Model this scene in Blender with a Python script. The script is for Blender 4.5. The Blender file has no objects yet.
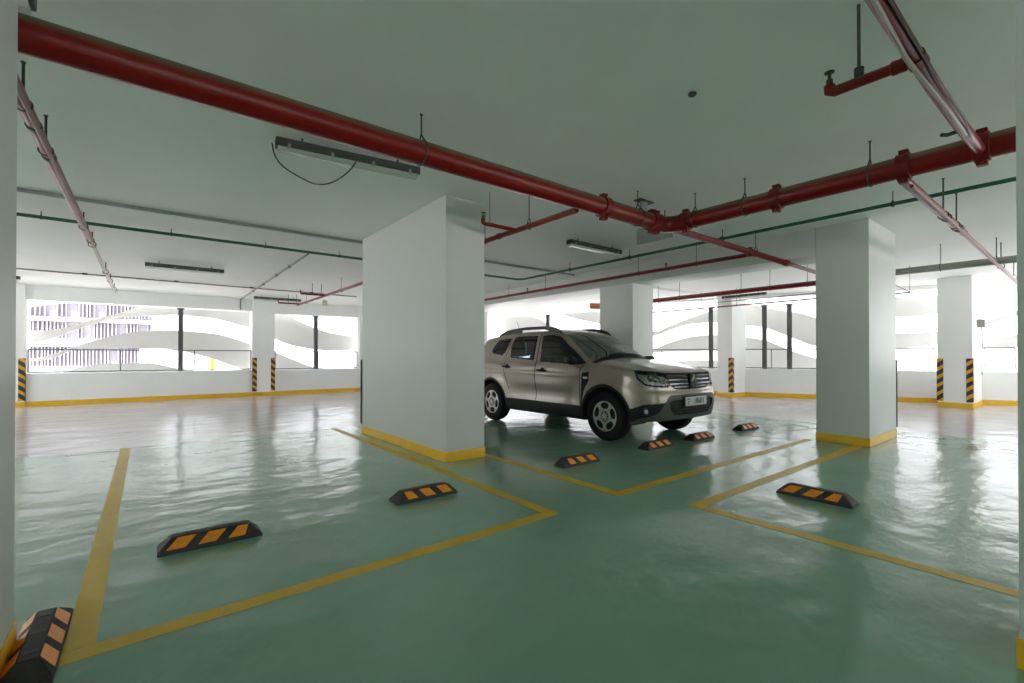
import bpy, bmesh, math, random
import numpy as np
from mathutils import Vector, Matrix
random.seed(4)
C = bpy.context.scene.collection
sc = bpy.context.scene
PI = math.pi
# ------------------------------------------------------------------ measured camera (frame 1024x683)
FPX, YH, H = 464.14, 355.83, 1.18
eYv = np.array([147.28 - 512, FPX]); eYv /= np.hypot(*eYv)
eXv = np.array([1102.66 - 512, FPX]); eXv /= np.hypot(*eXv)
def on_plane(px, py, n, c):          # photo point -> point of the vertical plane n.(X,Y)=c
    r = np.array([(px - 512) / FPX, 1.0]); rx, ry = r @ eXv, r @ eYv
    d = c / (n[0] * rx + n[1] * ry)
    return Vector((rx * d, ry * d, H - (py - YH) / FPX * d))
def on_z(px, py, z):
    d = FPX * (H - z) / (py - YH); r = np.array([(px - 512) / FPX * d, d])
    return Vector((r @ eXv, r @ eYv, z))
# ------------------------------------------------------------------ materials
def nodes_of(name):
    m = bpy.data.materials.new(name); m.use_nodes = True
    nt = m.node_tree; return m, nt, nt.nodes['Principled BSDF']
def setin(b, **k):
    for n, v in k.items():
        b.inputs[n.replace('_', ' ')].default_value = v
def noise(nt, scale, detail=4, rough=.55, coord='Object', stretch=None):
    tc = nt.nodes.new('ShaderNodeTexCoord'); n = nt.nodes.new('ShaderNodeTexNoise')
    n.inputs['Scale'].default_value = scale; n.inputs['Detail'].default_value = detail; n.inputs['Roughness'].default_value = rough
    if stretch:
        mp = nt.nodes.new('ShaderNodeMapping'); mp.inputs['Scale'].default_value = stretch
        nt.links.new(tc.outputs[coord], mp.inputs['Vector']); nt.links.new(mp.outputs['Vector'], n.inputs['Vector'])
    else:
        nt.links.new(tc.outputs[coord], n.inputs['Vector'])
    return n
def ramp(nt, src, stops):
    r = nt.nodes.new('ShaderNodeValToRGB'); e = r.color_ramp.elements
    e[0].position, e[0].color = stops[0][0], (*stops[0][1], 1); e[1].position, e[1].color = stops[1][0], (*stops[1][1], 1)
    for p, c in stops[2:]:
        x = e.new(p); x.color = (*c, 1)
    nt.links.new(src, r.inputs['Fac']); return r
def bump(nt, b, src, strength, dist=.01):
    bm = nt.nodes.new('ShaderNodeBump'); bm.inputs['Strength'].default_value = strength; bm.inputs['Distance'].default_value = dist
    nt.links.new(src, bm.inputs['Height']); nt.links.new(bm.outputs['Normal'], b.inputs['Normal'])
def simple(name, col, rough=.5, metal=0, vary=.06, nscale=6, spec=None, coat=0, bstr=0):
    m, nt, b = nodes_of(name)
    n = noise(nt, nscale)
    lo = tuple(max(0, c * (1 - vary)) for c in col); hi = tuple(min(1, c * (1 + vary)) for c in col)
    r = ramp(nt, n.outputs['Fac'], [(.3, lo), (.7, hi)])
    nt.links.new(r.outputs['Color'], b.inputs['Base Color'])
    setin(b, Roughness=rough, Metallic=metal)
    if spec is not None: b.inputs['Specular IOR Level'].default_value = spec
    if coat: b.inputs['Coat Weight'].default_value = coat; b.inputs['Coat Roughness'].default_value = .06
    if bstr: bump(nt, b, n.outputs['Fac'], bstr)
    return m
M = {}
M['white_lit'] = simple('wall_paint_lit', (.90, .905, .89), .5, vary=.02, nscale=1.6)  # wall paint made lighter: brightness near the windows put into its colour
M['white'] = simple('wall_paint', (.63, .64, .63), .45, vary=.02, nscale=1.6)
M['ceiling'] = simple('ceiling_paint', (.86, .87, .85), .75, vary=.03, nscale=.8)
M['kerb'] = simple('yellow_kerb_paint', (.80, .47, .015), .4, vary=.06, nscale=9)
M['red'] = simple('red_pipe_paint', (.18, .003, .003), .38, vary=.12, nscale=14, spec=.35)
def brown_top(m):            # mixes brown into the colour on the upper side of the pipes
    nt = m.node_tree; b = nt.nodes['Principled BSDF']; L = nt.links.new; src = b.inputs['Base Color'].links[0].from_socket
    g = nt.nodes.new('ShaderNodeNewGeometry'); sx = nt.nodes.new('ShaderNodeSeparateXYZ'); L(g.outputs['Normal'], sx.inputs[0])
    n = noise(nt, 9, 3); a = nt.nodes.new('ShaderNodeMath'); a.operation = 'MULTIPLY_ADD'; a.inputs[1].default_value = .35; L(n.outputs['Fac'], a.inputs[0]); L(sx.outputs['Z'], a.inputs[2])
    mr = nt.nodes.new('ShaderNodeMapRange'); mr.inputs['From Min'].default_value = .30; mr.inputs['From Max'].default_value = .62; mr.inputs['To Max'].default_value = .85; L(a.outputs[0], mr.inputs['Value'])
    mix = nt.nodes.new('ShaderNodeMix'); mix.data_type = 'RGBA'; L(mr.outputs[0], mix.inputs['Factor']); L(src, mix.inputs['A']); mix.inputs['B'].default_value = (.125, .10, .062, 1); L(mix.outputs['Result'], b.inputs['Base Color'])
    return m
brown_top(M['red'])
M['red_cable'] = simple('dull_red_conduit', (.19, .085, .072), .5)  # dull brownish red, close to one even tone
M['red_dark'] = simple('red_coupling_paint', (.16, .008, .007), .5, vary=.2, nscale=30, spec=.3)
M['green_pipe'] = simple('green_pipe', (.010, .11, .06), .4)
M['grey_pipe'] = simple('grey_pipe', (.30, .30, .27), .5)
M['conduit'] = simple('grey_conduit', (.20, .20, .18), .5)
M['cable'] = simple('pale_cable', (.40, .35, .32), .5)
M['steel'] = simple('dark_hanger_steel', (.07, .075, .065), .5, .6)
M['galv'] = simple('galvanised_steel', (.42, .42, .40), .4, .8)
M['post'] = simple('grey_post_paint', (.10, .10, .10), .5)
M['rail'] = simple('railing_paint', (.09, .10, .12), .45)
M['blackplastic'] = simple('black_plastic', (.028, .03, .03), .55, vary=.2, nscale=30)
M['lightbody'] = simple('light_fitting_body', (.06, .065, .055), .5)
M['rubber'] = simple('black_rubber', (.024, .0235, .0235), .65, vary=.3, nscale=25, bstr=.15)
M['orange'] = simple('orange_reflective_tape', (.88, .29, .010), .4, vary=.08, nscale=40)
M['cream'] = simple('cream_box', (.62, .58, .42), .5)
M['orangebox'] = simple('orange_box', (.62, .20, .08), .5)
M['panelgrey'] = simple('grey_panel', (.33, .34, .33), .5)
M['ground'] = simple('pale_pavement', (.70, .69, .67), .8, vary=.1, nscale=.4)
M['bwhite'] = simple('white_render', (.50, .495, .495), .7, vary=.02)
M['louvre'] = simple('mauve_louvre', (.28, .265, .31), .6)
M['bglass'] = simple('dark_glazing', (.25, .27, .30), .2)
def mat_floor():
    m, nt, b = nodes_of('epoxy_floor'); L = nt.links.new
    geo = nt.nodes.new('ShaderNodeNewGeometry'); sx = nt.nodes.new('ShaderNodeSeparateXYZ'); L(geo.outputs['Position'], sx.inputs[0])
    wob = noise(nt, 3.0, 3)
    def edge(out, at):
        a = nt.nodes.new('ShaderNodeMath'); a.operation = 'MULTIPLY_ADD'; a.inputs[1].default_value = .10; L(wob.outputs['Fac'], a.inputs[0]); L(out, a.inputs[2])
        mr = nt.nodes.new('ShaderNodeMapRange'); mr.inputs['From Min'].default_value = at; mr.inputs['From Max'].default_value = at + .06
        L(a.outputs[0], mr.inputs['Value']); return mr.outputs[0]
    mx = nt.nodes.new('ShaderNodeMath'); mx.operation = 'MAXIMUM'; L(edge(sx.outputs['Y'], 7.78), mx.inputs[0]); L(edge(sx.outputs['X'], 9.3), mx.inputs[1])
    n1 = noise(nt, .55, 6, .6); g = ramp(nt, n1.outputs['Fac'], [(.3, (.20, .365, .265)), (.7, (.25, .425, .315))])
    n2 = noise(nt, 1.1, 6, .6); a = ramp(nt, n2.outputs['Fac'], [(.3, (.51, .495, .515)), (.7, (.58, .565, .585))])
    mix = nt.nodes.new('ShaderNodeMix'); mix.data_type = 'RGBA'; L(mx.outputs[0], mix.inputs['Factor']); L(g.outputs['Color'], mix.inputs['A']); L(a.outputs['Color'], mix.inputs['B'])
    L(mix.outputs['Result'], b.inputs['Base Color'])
    n3 = noise(nt, .9, 8, .62); r = ramp(nt, n3.outputs['Fac'], [(.25, (.12,) * 3), (.8, (.215,) * 3)]); L(r.outputs['Color'], b.inputs['Roughness'])
    n4 = noise(nt, 1.8, 4, .5, stretch=(1.0, 1.4, 1)); bump(nt, b, n4.outputs['Fac'], .52, .04)
    b.inputs['Specular IOR Level'].default_value = .66
    return m
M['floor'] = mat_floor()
def mat_line():
    m, nt, b = nodes_of('worn_yellow_line'); n = noise(nt, 5, 8, .65)
    r = ramp(nt, n.outputs['Fac'], [(.3, (.60, .39, .006)), (.72, (.72, .47, .02))])
    nt.links.new(r.outputs['Color'], b.inputs['Base Color']); setin(b, Roughness=.42); b.inputs['Specular IOR Level'].default_value = .35
    n4 = noise(nt, 2.2, 5, .55); bump(nt, b, n4.outputs['Fac'], .12, .03); return m
M['line'] = mat_line()
def mat_hazard():
    m, nt, b = nodes_of('hazard_stripes'); L = nt.links.new
    tc = nt.nodes.new('ShaderNodeTexCoord'); sx = nt.nodes.new('ShaderNodeSeparateXYZ'); L(tc.outputs['Object'], sx.inputs[0])
    def math_(op, a, bv):
        q = nt.nodes.new('ShaderNodeMath'); q.operation = op
        for i, v in enumerate((a, bv)):
            if isinstance(v, (int, float)): q.inputs[i].default_value = v
            elif v is not None: L(v, q.inputs[i])
        return q.outputs[0]
    s = math_('ADD', sx.outputs['X'], sx.outputs['Y']); s = math_('MULTIPLY', s, .8); s = math_('ADD', s, sx.outputs['Z'])
    s = math_('DIVIDE', s, .19); s = math_('FRACT', s, None); s = math_('GREATER_THAN', s, .55)
    mix = nt.nodes.new('ShaderNodeMix'); mix.data_type = 'RGBA'; L(s, mix.inputs['Factor'])
    mix.inputs['A'].default_value = (.035, .034, .033, 1); mix.inputs['B'].default_value = (.70, .36, .02, 1)
    L(mix.outputs['Result'], b.inputs['Base Color']); setin(b, Roughness=.5); return m
M['hazard'] = mat_hazard()
def mat_band():
    m, nt, b = nodes_of('white_translucent_panel'); L = nt.links.new
    n = noise(nt, 1.5, 3); r = ramp(nt, n.outputs['Fac'], [(.3, (.66, .655, .64)), (.7, (.72, .715, .70))]); L(r.outputs['Color'], b.inputs['Base Color']); setin(b, Roughness=.7)
    t = nt.nodes.new('ShaderNodeBsdfTranslucent'); L(r.outputs['Color'], t.inputs['Color'])
    mx = nt.nodes.new('ShaderNodeMixShader'); mx.inputs[0].default_value = BAND_T
    L(b.outputs[0], mx.inputs[1]); L(t.outputs[0], mx.inputs[2]); L(mx.outputs[0], nt.nodes['Material Output'].inputs['Surface']); return m
BAND_T = .29
M['band'] = mat_band()
def mat_glass(name, tint, gloss):
    m, nt, b = nodes_of(name); L = nt.links.new
    tr = nt.nodes.new('ShaderNodeBsdfTransparent'); tr.inputs['Color'].default_value = (*tint, 1)
    gl = nt.nodes.new('ShaderNodeBsdfGlossy'); gl.inputs['Roughness'].default_value = .02; gl.inputs['Color'].default_value = (.9, .92, .92, 1)
    fr = nt.nodes.new('ShaderNodeFresnel'); fr.inputs['IOR'].default_value = gloss
    mx = nt.nodes.new('ShaderNodeMixShader'); L(fr.outputs[0], mx.inputs[0]); L(tr.outputs[0], mx.inputs[1]); L(gl.outputs[0], mx.inputs[2])
    L(mx.outputs[0], nt.nodes['Material Output'].inputs['Surface']); return m
M['tint'] = mat_glass('tinted_car_glass', (.42, .50, .58), 1.6)
M['screen'] = mat_glass('windscreen_glass', (.72, .80, .77), 3.6)
M['lens'] = mat_glass('clear_lens', (.85, .87, .86), 1.45)
M['diffuser'] = simple('frosted_diffuser', (.72, .74, .70), .25, vary=.02)
M['car'] = simple('champagne_car_paint', (.345, .303, .248), .30, .45, vary=.02, nscale=3, coat=.8)
M['trim'] = simple('car_black_trim', (.014, .015, .016), .55, spec=.3)
M['lining'] = simple('car_dark_interior', (.03, .03, .032), .8)
M['seat'] = simple('car_seat_cloth', (.06, .06, .065), .85)
M['tyre'] = simple('tyre_rubber', (.014, .014, .015), .75, spec=.25)
M['rim'] = simple('rim_silver', (.50, .50, .49), .35, .7)
M['chrome'] = simple('chrome', (.75, .76, .77), .12, 1.0, vary=.01)
M['skid'] = simple('grey_skid_plate', (.08, .083, .083), .5, spec=.35)
M['railgrey'] = simple('roof_rail_grey', (.085, .085, .09), .4)
M['reflector'] = simple('headlight_reflector', (.62, .63, .60), .18, .8)
M['plate'] = simple('white_number_plate', (.58, .59, .58), .4, vary=.01)
M['ink'] = simple('black_plate_ink', (.008, .008, .008), .5)
M['fog'] = simple('fog_lamp_glass', (.50, .53, .53), .15)
# ------------------------------------------------------------------ mesh builder
class MB:
    def __init__(s): s.v = []; s.f = []
    def add(s, v, f):
        o = len(s.v); s.v += [tuple(p) for p in v]; s.f += [tuple(i + o for i in q) for q in f]
    def box(s, lo, hi, mat=None):
        x0, y0, z0 = lo; x1, y1, z1 = hi
        v = [Vector(p) for p in ((x0, y0, z0), (x1, y0, z0), (x1, y1, z0), (x0, y1, z0), (x0, y0, z1), (x1, y0, z1), (x1, y1, z1), (x0, y1, z1))]
        if mat: v = [mat @ p for p in v]
        s.add(v, [(0, 3, 2, 1), (4, 5, 6, 7), (0, 1, 5, 4), (1, 2, 6, 5), (2, 3, 7, 6), (3, 0, 4, 7)]); return s
    def bbox(s, lo, hi, b=.01, mat=None):       # box with bevelled edges
        bm = bmesh.new(); c = [(lo[i] + hi[i]) / 2 for i in range(3)]; d = [hi[i] - lo[i] for i in range(3)]
        bmesh.ops.create_cube(bm, size=1, matrix=Matrix.Translation(c) @ Matrix.Diagonal((*d, 1)))
        bmesh.ops.bevel(bm, geom=bm.edges[:], offset=min(b, min(d) * .45), segments=2, affect='EDGES', profile=.7)
        bm.verts.index_update(); s.add([(mat @ v.co if mat else v.co.copy()) for v in bm.verts], [[v.index for v in f.verts] for f in bm.faces]); bm.free(); return s
    def tube(s, pts, r, n=12, closed=False):
        pts = [Vector(p) for p in pts]; k = len(pts); rr = r if isinstance(r, (list, tuple)) else [r] * k
        rings = []; up = None
        for i, p in enumerate(pts):
            a = pts[(i - 1) % k] if (closed or i > 0) else p; b = pts[(i + 1) % k] if (closed or i < k - 1) else p
            t = (b - a).normalized()
            if up is None:
                up = Vector((0, 0, 1)) if abs(t.z) < .9 else Vector((1, 0, 0))
            u = (up - t * up.dot(t)).normalized(); up = u; w = t.cross(u)
            rings.append([p + (u * math.cos(2 * PI * j / n) + w * math.sin(2 * PI * j / n)) * rr[i] for j in range(n)])
        f = []
        for i in range(k if closed else k - 1):
            i2 = (i + 1) % k
            for j in range(n):
                j2 = (j + 1) % n; f.append((i * n + j, i * n + j2, i2 * n + j2, i2 * n + j))
        if not closed: f += [tuple(range(n))[::-1], tuple((k - 1) * n + j for j in range(n))]
        s.add([p for R in rings for p in R], f); return s
    def prism(s, poly, off):                    # 3-D polygon extruded by a vector
        off = Vector(off); n = len(poly); a = [Vector(p) for p in poly]; b = [p + off for p in a]
        s.add(a + b, [tuple(range(n))[::-1], tuple(range(n, 2 * n))] + [(i, (i + 1) % n, (i + 1) % n + n, i + n) for i in range(n)]); return s
    def strip(s, top, bot, off):                # ribbon between two polylines, given thickness
        n = len(top); off = Vector(off); v = [Vector(p) for p in top + bot]; v += [p + off for p in v]; f = []
        for i in range(n - 1):
            f += [(i, i + 1, n + i + 1, n + i), (2 * n + i, 3 * n + i, 3 * n + i + 1, 2 * n + i + 1), (i, 2 * n + i, 2 * n + i + 1, i + 1), (n + i, n + i + 1, 3 * n + i + 1, 3 * n + i)]
        f += [(0, n, 3 * n, 2 * n), (n - 1, 3 * n - 1, 4 * n - 1, 2 * n - 1)]
        s.add(v, f); return s
    def lathe(s, prof, origin, axis, n=32):     # prof: (r, t) along axis
        ax = Vector(axis).normalized(); u = Vector((0, 0, 1)) if abs(ax.z) < .9 else Vector((1, 0, 0)); u = (u - ax * u.dot(ax)).normalized(); w = ax.cross(u); o = Vector(origin); k = len(prof)
        v = [o + ax * t + (u * math.cos(2 * PI * j / n) + w * math.sin(2 * PI * j / n)) * r for r, t in prof for j in range(n)]
        f = [(i * n + j, i * n + (j + 1) % n, (i + 1) * n + (j + 1) % n, (i + 1) * n + j) for i in range(k - 1) for j in range(n)]
        f += [tuple(range(n))[::-1], tuple((k - 1) * n + j for j in range(n))]
        s.add(v, f); return s
    def build(s, name, m, parent=None, origin=None, smooth=True, angle=40):
        o = Vector(origin) if origin else Vector((0, 0, 0))
        me = bpy.data.meshes.new(name); me.from_pydata([(p[0] - o.x, p[1] - o.y, p[2] - o.z) for p in s.v], [], s.f); me.validate()
        bm = bmesh.new(); bm.from_mesh(me); bmesh.ops.recalc_face_normals(bm, faces=bm.faces[:]); bm.to_mesh(me); bm.free()
        if smooth: me.shade_smooth(); me.set_sharp_from_angle(angle=math.radians(angle))
        me.materials.append(M[m] if isinstance(m, str) else m)
        ob = bpy.data.objects.new(name, me); C.objects.link(ob)
        if parent: ob.parent = parent
        else: ob.location = o
        return ob
def tag(o, label, cat, group=None):
    o['label'] = label; o['category'] = cat
    if group: o['group'] = group
    return o
def thing(name, label, cat, loc=(0, 0, 0), group=None):
    o = bpy.data.objects.new(name, None); C.objects.link(o); o.location = loc; o.empty_display_size = .1
    return tag(o, label, cat, group)
def struct(o): o['kind'] = 'structure'; return o
def copy_tree(o, parent=None):
    c = o.copy(); C.objects.link(c); c.parent = parent
    for ch in list(o.children): copy_tree(ch, c)
    return c
def rel(root, pts):
    l = root.location; return [(p[0] - l.x, p[1] - l.y, p[2] - l.z) for p in pts]
# ------------------------------------------------------------------ setting
X0, Y0, YW = -10.0, -10.0, 15.4
LP, LD, LN = Vector((16.2, 1.2, 0)), Vector((-.4103, .9119, 0)), Vector((.9119, .4103, 0))   # slanted right facade: point, along, outward
LC = LP.dot(LN)
def onL(px, py, off=0): return on_plane(px, py, (LN.x, LN.y), LC + off)
def Lp(u, off, z): p = LP + LD * u + LN * off; return Vector((p.x, p.y, z))
uend = (YW - LP.y) / LD.y
XF = 22.0
def xl(y, off=.2): u = (y - LP.y - LN.y * off) / LD.y; return LP.x + LD.x * u + LN.x * off
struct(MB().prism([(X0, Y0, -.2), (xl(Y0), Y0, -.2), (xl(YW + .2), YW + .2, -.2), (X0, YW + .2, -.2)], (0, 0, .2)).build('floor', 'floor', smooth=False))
ZC = 2.97
struct(MB().prism([(X0, Y0, ZC), (xl(Y0, .55), Y0, ZC), (xl(7.15, .55), 7.15, ZC), (X0, 7.15, ZC)], (0, 0, .3)).build('ceiling', 'ceiling', smooth=False))
cb = MB(); cb.prism([(X0, 7.15, 2.92), (xl(7.15, .55), 7.15, 2.92), (xl(YW + .6, .55), YW + .6, 2.826), (X0, YW + .6, 2.826)], (0, 0, .36))
struct(cb.build('ceiling', 'ceiling', smooth=False))
struct(MB().bbox((X0, 7.118, 2.932), (7.34, 7.149, 2.968), .006).build('trim_2', 'panelgrey'))
struct(MB().bbox((7.35, 2.48, 2.585), (8.0, YW, ZC + .01), .01).build('ceiling_beam', 'white'))
def wall_y(name, y0, y1, xa, xb, ops, zt=3.2):
    m = MB(); x = xa
    for (a, b, z0, z1) in ops:
        m.box((x, y0, 0), (a, y1, zt)); m.box((a, y0, 0), (b, y1, z0)); m.box((a, y0, z1), (b, y1, zt)); x = b
    m.box((x, y0, 0), (xb, y1, zt)); return struct(m.build(name, 'white_lit', smooth=False))
W1 = (-2.2, 2.41, .765, 2.49); W2 = (3.02, 5.55, .755, 2.46)
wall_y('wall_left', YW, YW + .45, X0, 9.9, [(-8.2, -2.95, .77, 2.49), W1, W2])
m = MB()
for a, b in ((-2.9, -2.22), (2.43, 3.0), (5.57, 6.2)): m.box((a, YW - .07, 0), (b, YW, 2.83))
struct(m.build('trim_1', 'white_lit', smooth=False))
m = MB()
for a, b in ((X0, -2.9), (-2.2, 2.41), (3.02, 5.55), (6.2, 9.9)): m.box((a, YW - .025, 0), (b, YW - .001, .115))
for a, b in ((-2.9, -2.2), (2.41, 3.02), (5.55, 6.2)): m.box((a, YW - .095, 0), (b, YW - .071, .115))
struct(m.build('baseboard_left', 'kerb', smooth=False))
# right facade, slanted
m = MB(); RL = Matrix(((LD.x, LN.x, 0, LP.x), (LD.y, LN.y, 0, LP.y), (0, 0, 1, 0), (0, 0, 0, 1)))
UA, UB, ZS, ZT = -11.5, 14.6, .80, 2.86
m.box((UA, 0, 0), (UB, .2, ZS), RL); m.box((UA, 0, ZT), (UB, .2, 3.2), RL); m.box((UB, 0, 0), (uend, .2, 3.2), RL)
struct(m.build('wall_right', 'white_lit', smooth=False))
struct(MB().box((UA, -.025, 0), (uend, -.001, .115), RL).build('baseboard_right', 'kerb', smooth=False))
m = MB(); m.box((X0 - .2, Y0, 0), (X0, YW, .8)); m.box((X0 - .2, Y0, 2.7), (X0, YW, 3.2)); m.box((X0 - .2, Y0, .8), (X0, 3, 2.7))
struct(m.build('wall_far_left', 'white', smooth=False))
struct(MB().box((X0, Y0 - .2, 0), (XF, Y0, .6)).box((X0, Y0 - .2, 2.3), (XF, Y0, 3.2)).build('wall_behind', 'white', smooth=False))
# outside ground
struct(MB().box((-60, -60, -.6), (90, 90, -.45)).build('ground', 'ground', smooth=False))
# ------------------------------------------------------------------ columns
def column(lo, hi, label, kerb=True, ztop=ZC):
    cx, cy = (lo[0] + hi[0]) / 2, (lo[1] + hi[1]) / 2
    t = thing('concrete_column', label, 'column', (cx, cy, 0))
    a, b = (hi[0] - lo[0]) / 2, (hi[1] - lo[1]) / 2
    MB().bbox((-a, -b, 0), (a, b, ztop - .001), .008).build('shaft', 'white_lit' if lo[0] > 12 or lo[1] > 5 else 'white', t)  # rear column and pilasters: same paint, lightened to stand in for stronger light
    o = MB().bbox((-a - .006, -b - .006, .001), (a + .006, b + .006, .115), .004).build('painted_base', 'kerb', t); o['label'] = 'yellow painted band round the foot'
    return t
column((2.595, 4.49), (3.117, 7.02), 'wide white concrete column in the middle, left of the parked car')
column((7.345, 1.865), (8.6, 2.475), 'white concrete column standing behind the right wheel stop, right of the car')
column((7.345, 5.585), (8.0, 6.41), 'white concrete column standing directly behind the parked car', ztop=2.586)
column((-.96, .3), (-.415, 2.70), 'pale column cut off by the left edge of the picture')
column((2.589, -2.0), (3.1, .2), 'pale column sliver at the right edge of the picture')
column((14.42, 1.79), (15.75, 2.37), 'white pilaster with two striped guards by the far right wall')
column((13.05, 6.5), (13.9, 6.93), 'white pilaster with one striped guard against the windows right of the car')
# ------------------------------------------------------------------ floor markings
def marking(polys, label):
    m = MB()
    cx = sum(p[0] for p in polys[0]) / len(polys[0]); cy = sum(p[1] for p in polys[0]) / len(polys[0])
    for p in polys: m.prism([(x, y, .0006) for x, y in p], (0, 0, .0012))
    return tag(m.build('parking_line', 'line', None, (cx, cy, 0), smooth=False), label, 'parking line')
W = .1
marking([[(-.262, 2.455), (2.43, 2.515), (2.34, 2.615), (2.34, 7.72), (2.44, 7.72), (2.44, 2.515)][:2] + [(2.43, 2.61), (-.262, 2.555)],
         [(-.262, 2.556), (-.162, 2.558), (-.162, 7.72), (-.262, 7.72)], [(2.335, 2.61), (2.43, 2.612), (2.43, 7.72), (2.335, 7.72)]],
        'yellow bay outline on the green floor left of the wide column')
marking([[(3.118, 2.515), (7.34, 2.515), (7.34, 2.615), (3.218, 2.615)], [(3.118, 2.516), (3.217, 2.616), (3.217, 7.72), (3.13, 7.72), (3.13, 4.4)]],
        'yellow bay corner line on the floor in front of the parked car')
marking([[(3.35, 1.93), (7.34, 1.93), (7.34, 2.03), (3.35, 2.03)], [(3.35, -1.2), (3.45, -1.2), (3.45, 1.929), (3.35, 1.929)]],
        'yellow bay corner line on the floor around the right wheel stop')
# ------------------------------------------------------------------ wheel stops
def wheel_stop_proto(slant=.030, top=.036, hw=.047, q0=.10, q1=.90, h=.088, w=.082):
    t = thing('wheel_stop', '', 'wheel stop')
    L, tl, tw, sk = .275, .205, top, .020
    v = [(-L, -w, 0), (L, -w, 0), (L, w, 0), (-L, w, 0), (-L, -w, sk), (L, -w, sk), (L, w, sk), (-L, w, sk), (-tl, -tw, h), (tl, -tw, h), (tl, tw, h), (-tl, tw, h)]
    bm = bmesh.new(); bv = [bm.verts.new(p) for p in v]
    for q in ((3, 2, 1, 0), (0, 1, 5, 4), (1, 2, 6, 5), (2, 3, 7, 6), (3, 0, 4, 7), (4, 5, 9, 8), (5, 6, 10, 9), (6, 7, 11, 10), (7, 4, 8, 11), (8, 9, 10, 11)): bm.faces.new([bv[i] for i in q])
    bmesh.ops.bevel(bm, geom=[e for e in bm.edges if e.calc_length() > .01 and min(x.co.z for x in e.verts) > .01], offset=.006, segments=2, affect='EDGES')
    bm.verts.index_update(); mb = MB(); mb.add([x.co.copy() for x in bm.verts], [[x.index for x in f.verts] for f in bm.faces]); bm.free()
    mb.build('body', 'rubber', t, angle=35)
    sl = Vector((0, w - tw, h - sk)); nrm = Vector((0, -(h - sk), (w - tw))).normalized()
    for side in (-1, 1):
        for k in (-1, 0, 1):
            def P(u, q):       # u along, q up the slope 0..1
                y = -(w - (w - tw) * q); z = sk + (h - sk) * q
                p = Vector((u, y, z)) + Vector((0, -(h - sk), (w - tw))).normalized() * .0012
                return Vector((p.x * side, p.y * side, p.z))
            c = k * .158; sh = slant
            lim = lambda u, q: max(-(L - (L - tl) * q) + .012, min((L - (L - tl) * q) - .012, u))
            pl = [P(lim(c - hw - sh, q0), q0), P(lim(c + hw - sh, q0), q0), P(lim(c + hw + sh, q1), q1), P(lim(c - hw + sh, q1), q1)]
            n = (pl[1] - pl[0]).cross(pl[3] - pl[0]).normalized()
            MB().prism(pl, n * .0015).build('reflector_strip', 'orange', t, smooth=False)
    for x in (-.15, -.0, .15):
        MB().bbox((x - .013, -.022, h - .004), (x + .013, .022, h + .0016), .004).build('bolt_slot', 'ink', t)
    return t
ws = [((.325, 3.50), 0, 'black and orange wheel stop alone in the middle of the left bay'),
      ((1.83, 3.52), 0, 'black and orange wheel stop beside the foot of the wide column'),
      ((3.72, 3.57), 0, 'black and orange wheel stop left of the car, nearest its front wheel'),
      ((5.17, 3.57), 0, 'black and orange wheel stop just under the car front corner'),
      ((6.18, 3.55), 0, 'black and orange wheel stop before the car number plate'),
      ((7.57, 3.55), 0, 'farthest small wheel stop, right of the car on open floor'),
      ((4.35, 1.47), PI / 2, 'black and orange wheel stop lying inside the right bay'),
      ((-.340, 2.645), PI / 2, 'nearest wheel stop seen from above, against the left edge column')]
p0 = wheel_stop_proto()
for i, ((x, y), a, lab) in enumerate(ws):
    o = p0 if i == 0 else wheel_stop_proto(-.024, .036, .046) if i in (1, 2, 3, 4, 5) else (wheel_stop_proto(.004, .034, .050, .06, .97, .070, .084) if i == 7 else copy_tree(p0))
    o.location = (x, y, 0); o.rotation_euler = (0, 0, a); o['label'] = lab; o['group'] = 'wheel stops on the floor'
    if i == 7: o.scale = (1.08, .90, 1.0)
# ------------------------------------------------------------------ corner guards
def guard(corner, dx, dy, label, z0=.14, z1=1.12, w=.10, t=.012):
    m = MB(); g = .001
    xs = sorted((0, dx * w)); ys = sorted((0, dy * w))
    # flanges lie outside the corner: one along x (outside in -dy), one along y (outside in -dx)
    m.bbox((min(-dx * (t + g), dx * w), min(-dy * g, -dy * (t + g)), 0), (max(-dx * (t + g), dx * w), max(-dy * g, -dy * (t + g)), z1 - z0), .004)
    m.bbox((min(-dx * g, -dx * (t + g)), min(-dy * (t + g), dy * w), 0), (max(-dx * g, -dx * (t + g)), max(-dy * (t + g), dy * w), z1 - z0), .004)
    o = m.build('corner_guard', 'hazard'); o.location = (corner[0], corner[1], z0)
    return tag(o, label, 'corner guard', 'striped rubber corner guards')
guard((-2.22, YW - .07), -1, 1, 'striped corner guard at the left end of the left window')
guard((2.43, YW - .07), 1, 1, 'striped corner guard right of the left window, left of its pair')
guard((3.0, YW - .07), -1, 1, 'striped corner guard at the left end of the second window')
def edge_guard(lo, hi, f0, f1, label):
    t = thing('corner_guard', label, 'corner guard', (lo[0], lo[1], .14), 'striped rubber corner guards'); d = [hi[i] - lo[i] for i in range(2)]
    MB().bbox((0, 0, 0), (d[0], d[1], .98), .006).build('body', 'rubber', t); MB().bbox(Vector(f0) , Vector(f1), .0005).build('stripe_face', 'hazard', t)
edge_guard((2.585, 7.028), (2.70, 7.075), (.012, .0475, .01), (.103, .0495, .97), 'dark corner guard seen edge-on at the back of the wide column')
edge_guard((8.608, 1.86), (8.65, 1.97), (.0425, .01, .01), (.0445, .10, .97), 'dark corner guard seen edge-on on the right column')
guard((14.42, 2.37), 1, -1, 'left striped guard on the far right pilaster', w=.1)
guard((14.42, 1.79), 1, 1, 'right striped guard on the far right pilaster', w=.1)
guard((13.05, 6.5), 1, 1, 'striped guard on the pilaster right behind the car')
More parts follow.
